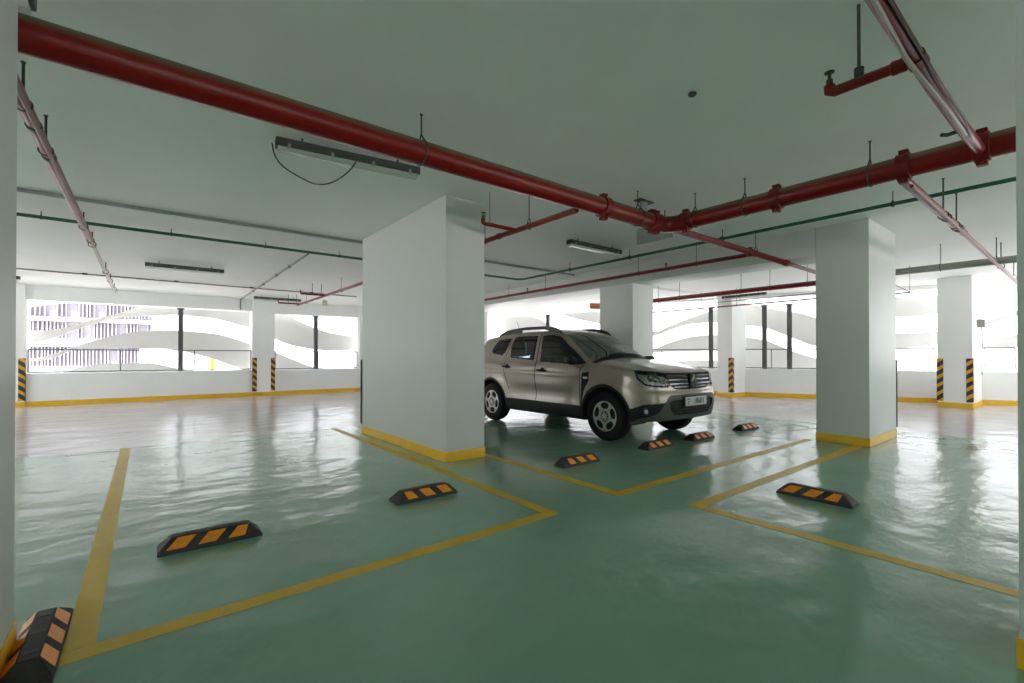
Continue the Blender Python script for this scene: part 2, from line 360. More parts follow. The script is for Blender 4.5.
# ------------------------------------------------------------------ pipes
def hanger(root, at, ztop, r, axis, name='hanger', rr=.006, clevis=True):
    """threaded rod from the ceiling with a ring round the pipe; at: world pipe centre"""
    p = Vector(at) - root.location; zt = ztop - root.location.z
    m = MB(); m.tube([p + Vector((0, 0, r + (.045 if clevis else .0))), (p.x, p.y, zt)], rr, 8); m.lathe([(.013, 0), (.013, .006)], (p.x, p.y, zt - .007), (0, 0, 1), 12)
    h = m.build('hanger_rod', 'steel', root)
    u = Vector((1, 0, 0)) if axis == 'y' else Vector((0, 1, 0))
    m = MB(); pts = [p + u * math.cos(a) * (r + .004) + Vector((0, 0, math.sin(a) * (r + .004))) for a in [2 * PI * i / 24 for i in range(24)]]
    m.tube(pts, .006, 6, closed=True)
    if clevis:
        for s in (-1, 1): m.tube([p + u * s * r * .75 + Vector((0, 0, r * .7)), p + u * s * .016 + Vector((0, 0, r + .03)), p + Vector((0, 0, r + .055))], .006, 6)
    m.build('clevis_ring', 'steel', h)
def coupling(root, at, axis, r, L=.09, bolts=True, mat='red_dark'):
    p = Vector(at) - root.location; a = {'x': Vector((1, 0, 0)), 'y': Vector((0, 1, 0)), 'z': Vector((0, 0, 1))}[axis]
    m = MB(); R = r * 1.18
    m.lathe([(r * .98, -L / 2), (R, -L / 2 + .004), (R, -L / 6), (R * .96, 0), (R, L / 6), (R, L / 2 - .004), (r * .98, L / 2)], p, a, 24)
    if bolts:
        u = Vector((0, 0, 1)); w = a.cross(u)
        for s in (-1, 1):
            c = p + u * s * R * 1.12
            m.bbox(c - Vector((.03, .03, .016)) * (r / .083) ** .5, c + Vector((.03, .03, .016)) * (r / .083) ** .5, .006)
            m.tube([c - w * .05 * (r / .083) ** .5, c + w * .05 * (r / .083) ** .5], .010 * (r / .083) ** .5, 8)
    return m.build('coupling', mat, root)
def pipe(name, label, pts, r, mat='red', cat='pipe', n=20):
    c = Vector(pts[0]); t = thing(name, label, cat, c)
    m = MB(); m.tube(rel(t, pts), r, n); m.build('pipe_run', mat, t); return t
YL, ZL, RL_ = 3.11, 2.683, .087
XR = 4.73
t = pipe('sprinkler_main_pipe', 'thick red main pipe crossing the ceiling from the upper left corner', [(-2.2, YL, ZL), (XR - .26, YL, ZL)], RL_, n=32)
for x in (1.59, 4.18): hanger(t, (x, YL, ZL), ZC, RL_, 'x')
coupling(t, (3.62, YL, ZL), 'x', RL_); coupling(t, (XR - .30, YL, ZL), 'x', RL_)
t = pipe('sprinkler_main_pipe', 'thick red main pipe running from the ceiling elbow to the right edge', [(XR, YL - .26, ZL), (XR, -2.2, ZL)], RL_, n=32)
for y in (2.76, 2.22, 1.19, -.6): hanger(t, (XR, y, ZL), ZC, RL_, 'y')
for y in (1.92, .97, .53): coupling(t, (XR, y, ZL), 'y', RL_)
# tee fitting
t = thing('pipe_elbow', 'red elbow fitting joining the two thick main pipes', 'pipe fitting', (XR, YL, ZL))
m = MB(); k = .26
arc = [(-k, 0, 0), (-.2, 0, 0)] + [(-.16 + .16 * math.sin(a), -.16 + .16 * math.cos(a), 0) for a in [i * PI / 2 / 8 for i in range(9)]] + [(0, -.2, 0), (0, -k, 0)]
m.tube(arc, RL_ * 1.04, 28); m.build('bend', 'red', t)
m = MB(); m.tube([(-.02, 0, 0), (.2, 0, -.01)], [.06, .05], 20); m.build('outlet', 'red', t)
coupling(t, (XR, YL - .24, ZL), 'y', RL_); coupling(t, (XR - .22, YL, ZL), 'x', RL_)
# small branch pipe on toward the right column
t = pipe('sprinkler_branch_pipe', 'thin red pipe running from the elbow fitting towards the right column', [(XR + .19, YL, 2.67), (6.8, YL, 2.667), (7.34, 2.846, 2.534)], .042)
m = MB(); m.tube(rel(t, [(7.34, 2.846, 2.534), (8.40, 2.84, 2.522)]), .030, 16); m.build('reduced_run', 'red', t)
coupling(t, (7.33, 2.848, 2.535), 'x', .040, .10, False)
coupling(t, (6.78, YL, 2.667), 'x', .042, .08)
hanger(t, (6.95, YL, 2.667), ZC, .042, 'x', rr=.005)
t = pipe('sprinkler_branch_pipe', 'long thin red pipe under the beam, between elbow and column behind the car', [(6.78, YL + .05, 2.63), (6.82, 7.3, 2.63), (6.82, 13.0, 2.60)], .030)
for y in (3.95, 5.05, 7.5, 8.8): hanger(t, (6.8 if y < 5.2 else 6.82, y, 2.63), ZC if y < 7 else 2.92, .030, 'y', rr=.004, clevis=False)
for y in (4.5, 8.1): m = MB(); m.lathe([(.012, 0), (.012, .06), (.02, .065), (.02, .075)], Vector((6.81, y, 2.65)) - t.location, (0, 0, 1), 10); m.build('sprinkler_head', 'steel', t)
# branch with an upright sprinkler behind the wide column
t = pipe('sprinkler_branch_pipe', 'thin red pipe from the main pipe going behind the wide column', [(3.304, YL + .07, 2.61), (3.304, 13.9, 2.60)], .030)
hanger(t, (3.304, 3.9, 2.61), ZC, .030, 'y', rr=.005); hanger(t, (3.304, 4.75, 2.61), ZC, .030, 'y', rr=.005, clevis=False)
hanger(t, (3.304, 10.2, 2.60), 2.88, .03, 'y', rr=.004, clevis=False); hanger(t, (3.304, 13.0, 2.60), 2.85, .03, 'y', rr=.004, clevis=False)
m = MB(); m.tube(rel(t, [(3.304, 4.12, 2.61), (2.86, 4.12, 2.61), (2.84, 4.12, 2.615), (2.84, 4.12, 2.66)]), .021, 12)
s_ = m.build('side_stub', 'red_dark', t); m = MB(); m.lathe([(.014, 0), (.014, .03), (.006, .035), (.006, .06), (.022, .062), (.022, .066)], Vector((2.84, 4.12, 2.66)) - t.location, (0, 0, 1), 12); m.build('sprinkler_head', 'steel', s_)
m = MB(); m.tube(rel(t, [(2.93, 4.12, 2.63), (2.93, 4.12, ZC)]), .006, 8); m.build('stub_rod', 'galv', s_)
coupling(t, (3.304, 4.45, 2.61), 'y', .03, .05, False)
for y, x0 in ((11.3, 2.75), (13.6, 2.75)):
    m = MB(); m.tube(rel(t, [(3.304, y, 2.60), (x0, y, 2.60), (x0 - .01, y, 2.68)]), .02, 10); q = m.build('side_stub', 'red_dark', t)
    MB().tube(rel(t, [(x0 + .25, y, 2.60), (x0 + .25, y, 2.86)]), .006, 6).build('stub_rod', 'steel', q); MB().tube(rel(t, [(3.2, y, 2.60), (3.2, y, 2.86)]), .006, 6).build('stub_rod', 'steel', q)
# left pipe with conduit strapped on
t = pipe('sprinkler_branch_pipe', 'brown-topped red pipe with a conduit strapped along it, upper left', [(-.6, 2.9, 2.72), (-.6, 8.4, 2.72)], .036)
m = MB(); m.tube(rel(t, [(-.6, 8.4, 2.72), (-.6, 14.2, 2.67)]), .026, 14); m.build('reduced_run', 'cable', t)
m = MB(); m.tube(rel(t, [(-.575, 3.2, 2.675), (-.575, 8.6, 2.68)]), .014, 10); m.build('strapped_conduit', 'red_cable', t)
for y in (4.05, 4.85, 7.45, 8.55, 11.2, 12.5, 14.0): hanger(t, (-.6, y, 2.71), ZC if y < 7.15 else 2.88, .036, 'y', rr=.008, clevis=False)
for y in (4.4, 5.0, 8.3): coupling(t, (-.6, y, 2.715), 'y', .036, .05, False, 'steel')
# right branch, towards the camera
ZB = 2.575
t = pipe('sprinkler_branch_pipe', 'red pipe with pale cables tied on, upper right above the camera', [(XR - .02, .535, 2.655), (3.9, .535, 2.60), (3.2, .535, ZB), (.4, .535, ZB)], .034)
m = MB(); m.tube(rel(t, [(4.0, .52, 2.555), (3.5, .515, 2.525), (3.05, .53, 2.525), (2.7, .545, 2.53), (2.2, .53, 2.53), (1.2, .54, 2.53)]), .010, 10); m.build('tied_cable', 'cable', t)
m = MB(); m.tube(rel(t, [(4.15, .515, 2.58), (3.7, .49, 2.56), (3.2, .50, 2.545), (2.5, .50, 2.55), (1.4, .50, 2.55)]), .006, 8); m.build('thin_cable', 'steel', t)
m = MB(); m.tube(rel(t, [(2.845, .57, ZB), (2.845, .87, ZB), (2.845, .89, ZB + .01), (2.845, .89, ZB + .04)]), .026, 14); q = m.build('side_stub', 'red', t)
m = MB(); m.lathe([(.016, 0), (.016, .03), (.008, .035), (.008, .065), (.024, .068), (.024, .072)], Vector((2.845, .89, ZB + .04)) - t.location, (0, 0, 1), 12); m.build('sprinkler_head', 'steel', q)
m = MB(); m.tube(rel(t, [(2.845, .76, ZB), (2.845, .76, ZC)]), .008, 8); m.lathe([(.022, 0), (.022, .05)], Vector((2.845, .76, ZB + .02)) - t.location, (0, 0, 1), 12); m.build('stub_rod', 'steel', q)
coupling(t, (2.845, .60, ZB), 'y', .028, .06, False); coupling(t, (2.845, .535, ZB), 'x', .034, .10, False)
m = MB(); m.tube(rel(t, [(4.0, .56, 2.59), (3.97, .60, 2.575), (3.98, .63, 2.59)]), .012, 8); m.build('cable_tie', 'steel', t)
t = pipe('sprinkler_branch_pipe', 'brown-topped red pipe running from the right main pipe to the far right', [(XR + .02, .985, 2.60), (7.4, .985, 2.60)], .036)
m = MB(); m.tube(rel(t, [(7.4, .985, 2.60), (13.0, .985, 2.56)]), .027, 14); m.build('reduced_run', 'red', t)
m = MB(); m.tube(rel(t, [(4.9, .955, 2.565), (7.3, .96, 2.565), (12.8, .97, 2.53)]), .013, 10); m.build('strapped_conduit', 'red_cable', t)
for x in (6.3, 6.98, 10.1, 10.6, 12.3): hanger(t, (x, .985, 2.595), ZC, .036, 'x', rr=.007, clevis=False)
for x in (6.45, 6.9, 7.1): coupling(t, (x, .985, 2.60), 'x', .037, .04, False, 'steel')
# far pipes on the right
t = pipe('sprinkler_main_pipe', 'long red pipe near the windows, between the rear column and right column', [(10.25, 3.0, 2.6), (10.25, 8.6, 2.6)], .05)
for y in (3.6, 4.3, 4.9, 6.4, 7.0): hanger(t, (10.25, y, 2.6), ZC, .05, 'y', rr=.005, clevis=False)
t = pipe('grey_ceiling_pipe', 'grey pipe hung by the ceiling right of the right column', [(10.0, 2.6, 2.6), (10.0, -2.0, 2.6)], .055, 'grey_pipe')  # grey run on nearly the same line as the long red pipe
for y in (1.6, -.4): hanger(t, (10.0, y, 2.6), ZC, .055, 'y', rr=.005, clevis=False)
t = pipe('sprinkler_branch_pipe', 'very thin dark red pipe across the window tops right of the car', [(12.3, 3.2, 2.52), (12.3, 9.0, 2.52)], .018)
for y in (3.95, 6.0, 7.0): hanger(t, (12.3, y, 2.52), ZC, .018, 'y', rr=.004, clevis=False)
t = pipe('conduit_pipe', 'thin grey conduit above the windows right of the car', [(12.9, 3.0, 2.72), (12.9, 9.3, 2.72)], .012, 'conduit')
for y in (4.2, 6.2): hanger(t, (12.9, y, 2.72), ZC, .012, 'y', rr=.004, clevis=False)
t = pipe('sprinkler_branch_pipe', 'short bright red pipe near the window between the two right columns', [(11.9, 3.6, 2.44), (11.9, 2.35, 2.44)], .016)
m = MB(); m.tube(rel(t, [(11.9, 2.35, 2.44), (11.0, 2.45, 2.55)]), .008, 8); m.build('side_stub', 'red', t); hanger(t, (11.9, 2.36, 2.44), ZC, .016, 'y', rr=.004, clevis=False)
# green pipe
t = pipe('water_pipe', 'green pipe crossing the ceiling beyond the wide column and turning toward the right', [(-6, 7.8, 2.83), (6.2, 7.8, 2.83)] + [(6.2 + .16 * math.sin(a), 7.64 + .16 * math.cos(a), 2.83) for a in [i * PI / 10 for i in range(1, 6)]] + [(6.36, -3.0, 2.83)], .021, 'green_pipe', n=12)
for x in (-1.0, .25, 1.4, 2.5): 
    m = MB(); m.tube(rel(t, [(x, 7.8, 2.83), (x, 7.8, 2.905)]), .005, 6); m.bbox(Vector((x - .009, 7.777, 2.807)) - t.location, Vector((x + .009, 7.823, 2.853)) - t.location, .004); m.build('pipe_clip', 'steel', t)
for y in (6.3, 4.9, 3.3, 1.4, .3):
    m = MB(); m.tube(rel(t, [(6.36, y, 2.83), (6.36, y, 2.969)]), .005, 6); m.bbox(Vector((6.335, y - .012, 2.80)) - t.location, Vector((6.385, y + .012, 2.86)) - t.location, .004); m.build('pipe_clip', 'steel', t)
t = pipe('conduit_pipe', 'grey conduit across the ceiling before the left windows', [(-6, 12.6, 2.835), (4.6, 12.9, 2.835)], .014, 'conduit')
for x in (-1, .5, 2, 3.4): m = MB(); p = Vector((x, 12.6 + (x + 6) * .0283, 2.84)) - t.location; m.bbox(p - Vector((.04, .02, .018)), p + Vector((.04, .02, .018)), .004); m.build('pipe_clip', 'steel', t)
t = pipe('conduit_pipe', 'grey conduit running to the left windows and down the wall', [(2.11, 8.2, 2.885), (2.11, 15.36, 2.80), (2.11, 15.365, 2.5)], .016, 'conduit')
for y in (9.5, 10.6, 12, 13.3): m = MB(); p = Vector((2.11, y, 2.885 - (y - 8.2) * .012)) - t.location; m.bbox(p - Vector((.02, .05, .022)), p + Vector((.02, .05, .022)), .004); m.build('pipe_clip', 'steel', t)
# ------------------------------------------------------------------ batten lights
def batten_proto():
    t = thing('batten_light', '', 'ceiling light'); h = .60
    MB().bbox((-h, -.052, .018), (h, .052, .088), .016).build('housing', 'lightbody', t)
    m = MB(); pr = [(-.044, .0175), (-.042, .002), (-.028, -.014), (.028, -.014), (.042, .002), (.044, .0175)]
    m.prism([(-h + .02, y, z) for y, z in pr], (2 * h - .04, 0, 0)); m.build('diffuser', 'diffuser', t)
    for x in (-.5, -.17, .17, .5):
        MB().bbox((x - .012, -.058, .008), (x + .012, .058, .045), .004).build('clip', 'galv', t)
    for x in (-.4, .4): MB().tube([(x, 0, .08), (x, 0, .128)], .008, 8).build('mount', 'steel', t)
    return t
b0 = batten_proto()
LT = [((1.395, 4.02, 2.842), -.13, 'batten light with a hanging cable loop, left of the wide column'),
      ((5.57, 4.95, 2.842), 0, 'batten light on the ceiling above the parked car'),
      ((.56, 10.5, 2.755), 0, 'middle batten light seen above the left window'),
      ((2.87, 14.25, 2.715), 0, 'farthest batten light above the gap between the two left windows'),
      ((13.0, 6.15, 2.80), PI / 2, 'batten light by the windows, right of the car'),
      ((-2.65, 13.7, 2.72), 0, 'batten light half hidden by the left edge column'),
      ((-1.03, 3.17, 2.842), 0, 'dark end of a light at the top left corner above the main pipe')]
for i, (p, a, lab) in enumerate(LT):
    o = b0 if i == 0 else copy_tree(b0)
    o.location = p; o.rotation_euler = (0, 0, a); o['label'] = lab; o['group'] = 'batten lights on the ceiling'
m = MB(); a, b = Vector((-.62, .02, .05)), Vector((.02, -.05, .01))
m.tube([a + (b - a) * q + Vector((-.05 * math.sin(PI * min(1, q * 3)), .0, -.26 * math.sin(PI * q) ** .8 if 0 < q < 1 else 0)) for q in [i / 20 for i in range(21)]], .006, 8)
m.build('loose_cable', 'steel', b0)
# small ceiling items
m = MB(); m.lathe([(.022, 0), (.028, .006), (.028, .014), (.024, .018)], (0, 0, -.019), (0, 0, 1), 20); o = m.build('detector_base', 'blackplastic'); o.location = (2.911, 1.717, ZC); tag(o, 'small round black fitting alone on the ceiling', 'ceiling fitting')
t = thing('hanging_panel', 'grey sheet panel hung from the ceiling behind the pipe elbow', 'panel', (5.0, 3.44, 2.62))
MB().bbox((-.012, -.22, 0), (.012, .29, .2), .004).build('sheet', 'panelgrey', t)
for y in (-.12, .2): MB().tube([(0, y, .19), (0, y, .349)], .006, 8).build('hanger_rod', 'steel', t)
t = thing('strut_bracket', 'grey strut bracket hanging from the ceiling behind the thick left pipe', 'bracket', (4.51, 3.27, ZC))
MB().bbox((-.05, -.02, -.27), (.05, .02, -.008), .006).build('strut', 'galv', t)
MB().bbox((-.13, -.05, -.012), (.13, .05, -.001), .003).build('base_plate', 'steel', t)
t = thing('speaker_box', 'small cream box hanging near the second left window', 'box', (4.13, 14.25, 2.66)); MB().bbox((-.07, -.03, 0), (.07, .03, .16), .01).build('case', 'cream', t); MB().tube([(0, 0, .15), (0, 0, .182)], .012, 8).build('mount', 'steel', t)
o = MB().bbox((-.15, -.03, 0), (.15, .03, .14), .008).build('sign_box', 'orangebox'); o.location = on_plane(596, 309, (1, 0), 8.6); o.rotation_euler = (0, 0, -.5); tag(o, 'small orange box high up beside the rear column', 'box')
t = thing('junction_box', 'grey electrical box with a cable on the right pilaster wall', 'electrical box', (15.15, 1.725, 1.93))
MB().bbox((-.1, -.06, -.09), (.1, .06, .09), .01).build('enclosure', 'grey_pipe', t)
MB().tube([(0, 0, -.09), (.01, -.02, -.3), (-.03, -.01, -.5), (.04, 0, -.75), (.03, .0, -1.2)], .009, 8).build('cable', 'conduit', t)
# ------------------------------------------------------------------ openings: posts, railings, facade ribbons
def post(p, z0, z1, label, rz=0, w=.055):
    t = thing('steel_post', label, 'post', (p[0], p[1], z0)); R = Matrix.Rotation(rz, 4, 'Z')
    MB().bbox((-w, -.05, 0), (w, .05, z1 - z0), .008, R).build('shaft', 'post', t)
    MB().bbox((-w * 1.5, -.08, z1 - z0 - .03), (w * 1.5, .08, z1 - z0 - .002), .004, R).build('head_plate', 'post', t); return t
post((.72, YW + .28), .766, 2.489, 'dark grey post dividing the left window'); post((4.27, YW + .28), .756, 2.459, 'dark grey post dividing the second left window')
rzL = math.atan2(LD.y, LD.x)
for px, lab in ((548, 'dark post rising behind the car roof'), (711, 'dark grey post right behind the car bonnet'), (764.5, 'left of two dark posts next to the right column'), (789.5, 'right of two dark posts next to the right column')):
    p = onL(px, 330, .1); post(p, ZS + .001, 2.66, lab, rzL, .062)
def railing(a, b, z0, z1, us, label, r=.014):
    a, b = Vector(a), Vector(b); t = thing('railing', label, 'railing', (a.x, a.y, z0)); d = b - a; d.z = 0; hh = z1 - z0
    MB().tube([(0, 0, hh), (d.x, d.y, hh)], r, 10).build('top_rail', 'rail', t)
    MB().tube([(0, 0, .02), (d.x, d.y, .02)], r, 10).build('bottom_rail', 'rail', t)
    for u in us: MB().tube([(d.x * u, d.y * u, .02), (d.x * u, d.y * u, hh)], r * .9, 8).build('baluster', 'rail', t)
    return t
railing((-2.18, YW + .05, 0), (2.39, YW + .05, 0), .775, 1.33, (0, .36, .70, 1), 'thin dark railing across the left window')
railing((3.04, YW + .05, 0), (5.53, YW + .05, 0), .765, 1.31, (0, .5, 1), 'thin dark railing across the second left window')
def lrail(px0, px1, us, label):
    a, b = onL(px0, 360, .05), onL(px1, 360, .05); railing(a, b, ZS + .012, 1.37, us, label)
lrail(484, 718.5, (.8, 1), 'thin dark railing in the window behind the car'); lrail(743, 934, (0, .17, .55, 1), 'thin dark railing either side of the right column'); lrail(984, 1015, (0, 1), 'thin dark rail frame at the far right window')
def ribbon(pts, pl, off, label, group):
    def sm(l):           # smooth the traced outline
        out = []
        n = len(l)
        for i in range(n - 1):
            p0, p1, p2, p3 = l[max(i - 1, 0)], l[i], l[i + 1], l[min(i + 2, n - 1)]
            for k in range(6):
                q = k / 6; out.append(.5 * ((2 * p1) + (p2 - p0) * q + (2 * p0 - 5 * p1 + 4 * p2 - p3) * q * q + (3 * p1 - p0 - 3 * p2 + p3) * q ** 3))
        return out + [l[-1]]
    top = sm([pl(x, a) for x, a, b in pts]); bot = sm([pl(x, b) for x, a, b in pts])
    o = MB().strip(top, bot, off).build('facade_panel', 'band', None, top[0]); return tag(o, label, 'facade panel', group)
plY = lambda x, y: on_plane(x, y, (0, 1), 16.1)
G1, G2 = 'wavy facade panels outside the left windows', 'wavy facade panels outside the right windows'
oy = (0, .08, 0)
ribbon([(10, 336, 349), (29, 330.5, 343.7), (52, 330, 338.5), (73.5, 325, 330.5), (97, 318.3, 323), (117, 313.5, 317.5), (135, 308, 316), (152, 304, 315.6), (174, 300, 314.9), (196, 300, 316.4), (218, 302, 319.3), (238, 305, 324.4), (251, 307, 328.4), (275, 311, 339), (288, 315.5, 344), (302.7, 322.9, 347.5), (316, 328.3, 349.5), (332, 333.2, 350.7), (358, 336.8, 350.3), (385, 338, 350)], plY, oy, 'pale wave panel crossing the top of both left windows', G1)
ribbon([(10, 362, 364), (29, 359, 362), (51.6, 354.6, 359), (73.5, 346.6, 350), (97, 340, 348.8), (117.4, 334.9, 348.3), (135, 332, 348), (159, 330.7, 348.6), (181, 330.8, 350.8), (210, 333.2, 358), (225, 336, 363.2), (243, 341.4, 370.2), (251, 344.2, 374), (275, 352, 384), (294, 360, 388), (316, 367.6, 392), (345, 370.5, 393)], plY, oy, 'pale wave panel arching through the middle of the left window', G1)
ribbon([(50, 376, 384), (63, 372.5, 384), (81, 367, 385), (103, 364, 386), (135, 363.2, 388), (152, 363.6, 388), (174, 367.6, 390), (196, 370.8, 392), (215, 376, 394)], plY, oy, 'low pale wave panel along the sill of the left window', G1)
ribbon([(10, 292, 309), (29, 294, 307), (52, 296, 304.3), (76, 297, 301.8), (92, 297.5, 299)], plY, oy, 'small pale wedge panel in the top left corner of the left window', G1)
ribbon([(325, 308, 310), (340, 308, 318.5), (358, 309, 321), (380, 310, 322)], plY, oy, 'small pale panel in the top right corner of the second window', G1)
plL = lambda x, y: onL(x, y, .75)
ol = LN * .08
ribbon([(470, 308, 320), (484, 308.5, 324), (509, 309.7, 332), (524, 314, 338), (541, 320, 342), (561, 330.6, 347), (600, 341, 353), (630, 348, 354), (653, 348.9, 352.8), (666, 343.8, 352), (681, 339.2, 351.5), (696, 336.1, 351.3), (719, 335, 351.5), (746, 337.1, 361), (763, 339.7, 367), (775, 343.8, 371), (787, 348.9, 376), (797, 352.5, 380), (815, 358, 385), (840, 365, 390)], plL, ol, 'long wave panel dipping behind the car and rising over its bonnet', G2)
ribbon([(555, 296, 311.5), (561, 298, 314), (575, 300, 318.6), (599, 306, 323.6), (625, 318, 331), (652, 331.5, 335.6), (671, 325.3, 329.4), (686, 319.7, 324.8), (701.5, 314, 323), (719, 309, 322.6), (746, 305, 325.3), (764, 306.5, 327.4), (779, 310, 332.5), (801, 313.2, 341.2), (815, 317.7, 345.8), (855, 328, 351), (898.5, 333.5, 348.5), (935, 331.5, 344.6), (960, 328, 335), (983, 323, 325.8), (1001, 317.5, 320.8), (1017, 311.2, 315.4), (1045, 302, 309)], plL, ol, 'long upper wave panel from the rear column past the right column', G2)
ribbon([(850, 288, 311), (875, 294, 315), (898.5, 296.8, 316.5), (916, 296.8, 316), (935, 295.5, 313.8), (960, 293.5, 309), (981, 291.6, 302.7), (1018, 285.7, 290.3), (1035, 283, 285)], plL, ol, 'topmost wave panel beyond the far right pilaster', G2)
ribbon([(950, 349, 352), (981.6, 344, 348.5), (1001, 338.7, 348), (1017, 334.8, 347.2), (1050, 328, 346)], plL, ol, 'lower wave panel seen through the far right window', G2)
ribbon([(640, 368.5, 384), (660, 365, 384), (682, 361.4, 384), (700, 360.5, 384), (719, 360.5, 384), (746, 361, 385), (760, 364.5, 386), (776, 370, 388), (790, 375, 390)], plL, ol, 'low wave panel above the sill behind the car bonnet', G2)
# buildings outside
t = thing('louvred_building', 'bright white building with rows of mauve louvres outside the left window', 'building', (-5, 26, -.45))
MB().box((-7, .3, 0), (5.6, 8, 9)).build('wall', 'bwhite', t, smooth=False)
for k, (za, zb) in enumerate(((3.25, 4.05), (2.35, 3.0), (1.2, 1.98), (4.35, 5.1))):
    m = MB(); x = -6.5; pl = []
    while x < 5.2:
        w = .03 + .02 * random.random(); pl += [(x, .27), (x, .12), (x + w, .12), (x + w, .27)]; x += .09 + .05 * random.random() + (.25 if random.random() < .07 else 0)
    n = len(pl); m.add([(a, b, za) for a, b in pl] + [(a, b, zb) for a, b in pl] + [(a, .285, za) for a, b in pl] + [(a, .285, zb) for a, b in pl],
        [(i, i + 1, n + i + 1, n + i) for i in range(n - 1)] + [(2 * n + i, 3 * n + i, 3 * n + i + 1, 2 * n + i + 1) for i in range(n - 1)] + [(n + i, n + i + 1, 3 * n + i + 1, 3 * n + i) for i in range(n - 1)] + [(i, 2 * n + i, 2 * n + i + 1, i + 1) for i in range(n - 1)] + [(0, n, 3 * n, 2 * n), (n - 1, 3 * n - 1, 4 * n - 1, 2 * n - 1)])
    m.build('louvre_row', 'louvre', t, smooth=False)
    MB().box((-7, .05, zb + .03), (5.6, .3, zb + .2)).build('floor_slab', 'bwhite', t, smooth=False)
t = thing('small_building', 'small pale building with a window grid seen through the left window railing', 'building', (.35, 23, -.45))
MB().box((-.6, 0, 0), (.9, 2, 1.9)).build('wall', 'bwhite', t, smooth=False)
for i in range(3):
    for j in range(3): MB().box((-.35 + i * .25, -.03, .95 + j * .25), (-.2 + i * .25, -.001, 1.13 + j * .25)).build('window', 'bglass', t, smooth=False)
t = thing('barrier_post', 'thin orange post outside the right part of the left window', 'post', (1.86, 20, -.45))
MB().lathe([(.07, 0), (.07, 1.75), (.05, 1.78)], (0, 0, 0), (0, 0, 1), 14).build('shaft', 'orange', t); MB().bbox((-.12, -.12, 0), (.12, .12, .03), .005).build('foot', 'post', t)
#@@CAR@@
# ------------------------------------------------------------------ car
def pchip(xs, ys):
    xs, ys = np.array(xs, float), np.array(ys, float); h = np.diff(xs); d = np.diff(ys) / h; m = np.zeros_like(xs)
    for i in range(1, len(xs) - 1):
        if d[i - 1] * d[i] > 0:
            w1, w2 = 2 * h[i] + h[i - 1], h[i] + 2 * h[i - 1]; m[i] = (w1 + w2) / (w1 / d[i - 1] + w2 / d[i])
    m[0], m[-1] = d[0], d[-1]
    def f(x):
        x = np.clip(x, xs[0], xs[-1]); i = np.clip(np.searchsorted(xs, x) - 1, 0, len(xs) - 2); t = (x - xs[i]) / h[i]
        return ys[i] * (1 + 2 * t) * (1 - t) ** 2 + h[i] * m[i] * t * (1 - t) ** 2 + ys[i + 1] * t * t * (3 - 2 * t) + h[i] * m[i + 1] * t * t * (t - 1)
    return f
SF, SR, WZ, WR = .84, 3.515, .343, .343           # axles, wheel centre height and radius
fW = pchip([.1, .25, .40, .52, .62, .75, .88, .97, 1.04, 1.09, 1.15, 1.25, 1.40, 1.52, 1.62, 1.75], [.80, .845, .862, .868, .878, .888, .890, .884, .870, .850, .832, .808, .772, .738, .70, .63])
fT = pchip([-.3, .0, .07, .16, .32, .6, .9, 1.10, 1.16, 1.4, 1.66, 1.86, 2.05, 2.4, 2.8, 3.3, 3.75, 4.0, 4.6], [.80, .915, .955, .992, 1.035, 1.085, 1.125, 1.15, 1.178, 1.325, 1.463, 1.555, 1.606, 1.640, 1.642, 1.622, 1.580, 1.545, 1.40])
fFz = pchip([.1, .24, .32, .42, .52, .60, .68, .73, .80, .90, .97, 1.05, 1.3], [.20, .11, .055, .02, .004, .0, .012, .03, .035, .05, .085, .16, .6])
fRz = pchip([.1, .3, .5, .7, .85, 1.0, 1.12, 1.3, 1.5, 1.6, 1.8], [4.22, 4.30, 4.335, 4.335, 4.31, 4.28, 4.235, 4.13, 4.0, 3.93, 3.8])
def smax(a, b, k):
    h = np.maximum(k - np.abs(a - b), 0) / k; return np.maximum(a, b) + h * h * k / 4
def field(x, s, z):
    a = np.abs(x)
    W = fW(z) + 0 * s
    low = np.exp(-((z - .62) / .33) ** 4)
    for c in (SF, SR):
        r = np.hypot(s - c, z - WZ); W = W + .020 * np.exp(-(np.maximum(r - .40, 0) / .13) ** 2) * low
    mid = np.clip((s - 1.25) / .25, 0, 1) * np.clip((3.05 - s) / .25, 0, 1)
    W = W - .022 * mid * np.exp(-((z - .60) / .12) ** 2) + .010 * mid * np.exp(-((z - .40) / .08) ** 2) + .008 * np.clip((s - 1.1) / .25, 0, 1) * np.exp(-((z - .895 - .012 * (s - 2)) / .032) ** 2)
    W = W - .05 * np.clip((s - 3.4) / .9, 0, 1) ** 2 * np.clip((z - .9) / .5, 0, 1) - .03 * np.clip((s - 3.6) / .7, 0, 1) ** 2
    W = W - .03 * np.clip((.7 - s) / .6, 0, 1) ** 2
    hood = np.clip((1.12 - s) / .1, 0, 1)
    crown = hood * (.055 * (a / .8) ** 2 - .012 * np.exp(-((a - .55) / .10) ** 2)) + (1 - hood) * (.05 * (a / .62) ** 2.4)
    T = fT(s - .10 * np.clip((s - 1.0) / .3, 0, 1) * np.clip((2.0 - s) / .4, 0, 1) * (a / .7) ** 2) - crown
    F = fFz(z) + .09 * (a / .8) ** 2 + .33 * (np.maximum(a - .56, 0) / .33) ** 2.2
    Rr = fRz(z) - .07 * (a / .8) ** 2 - .20 * (np.maximum(a - .62, 0) / .28) ** 2
    f = smax(a - W, z - T, .09); f = smax(f, F - s, .06); f = smax(f, s - Rr, .10); f = smax(f, .24 + .08 * np.clip((.75 - s) / .55, 0, 1) - z, .05)
    return f
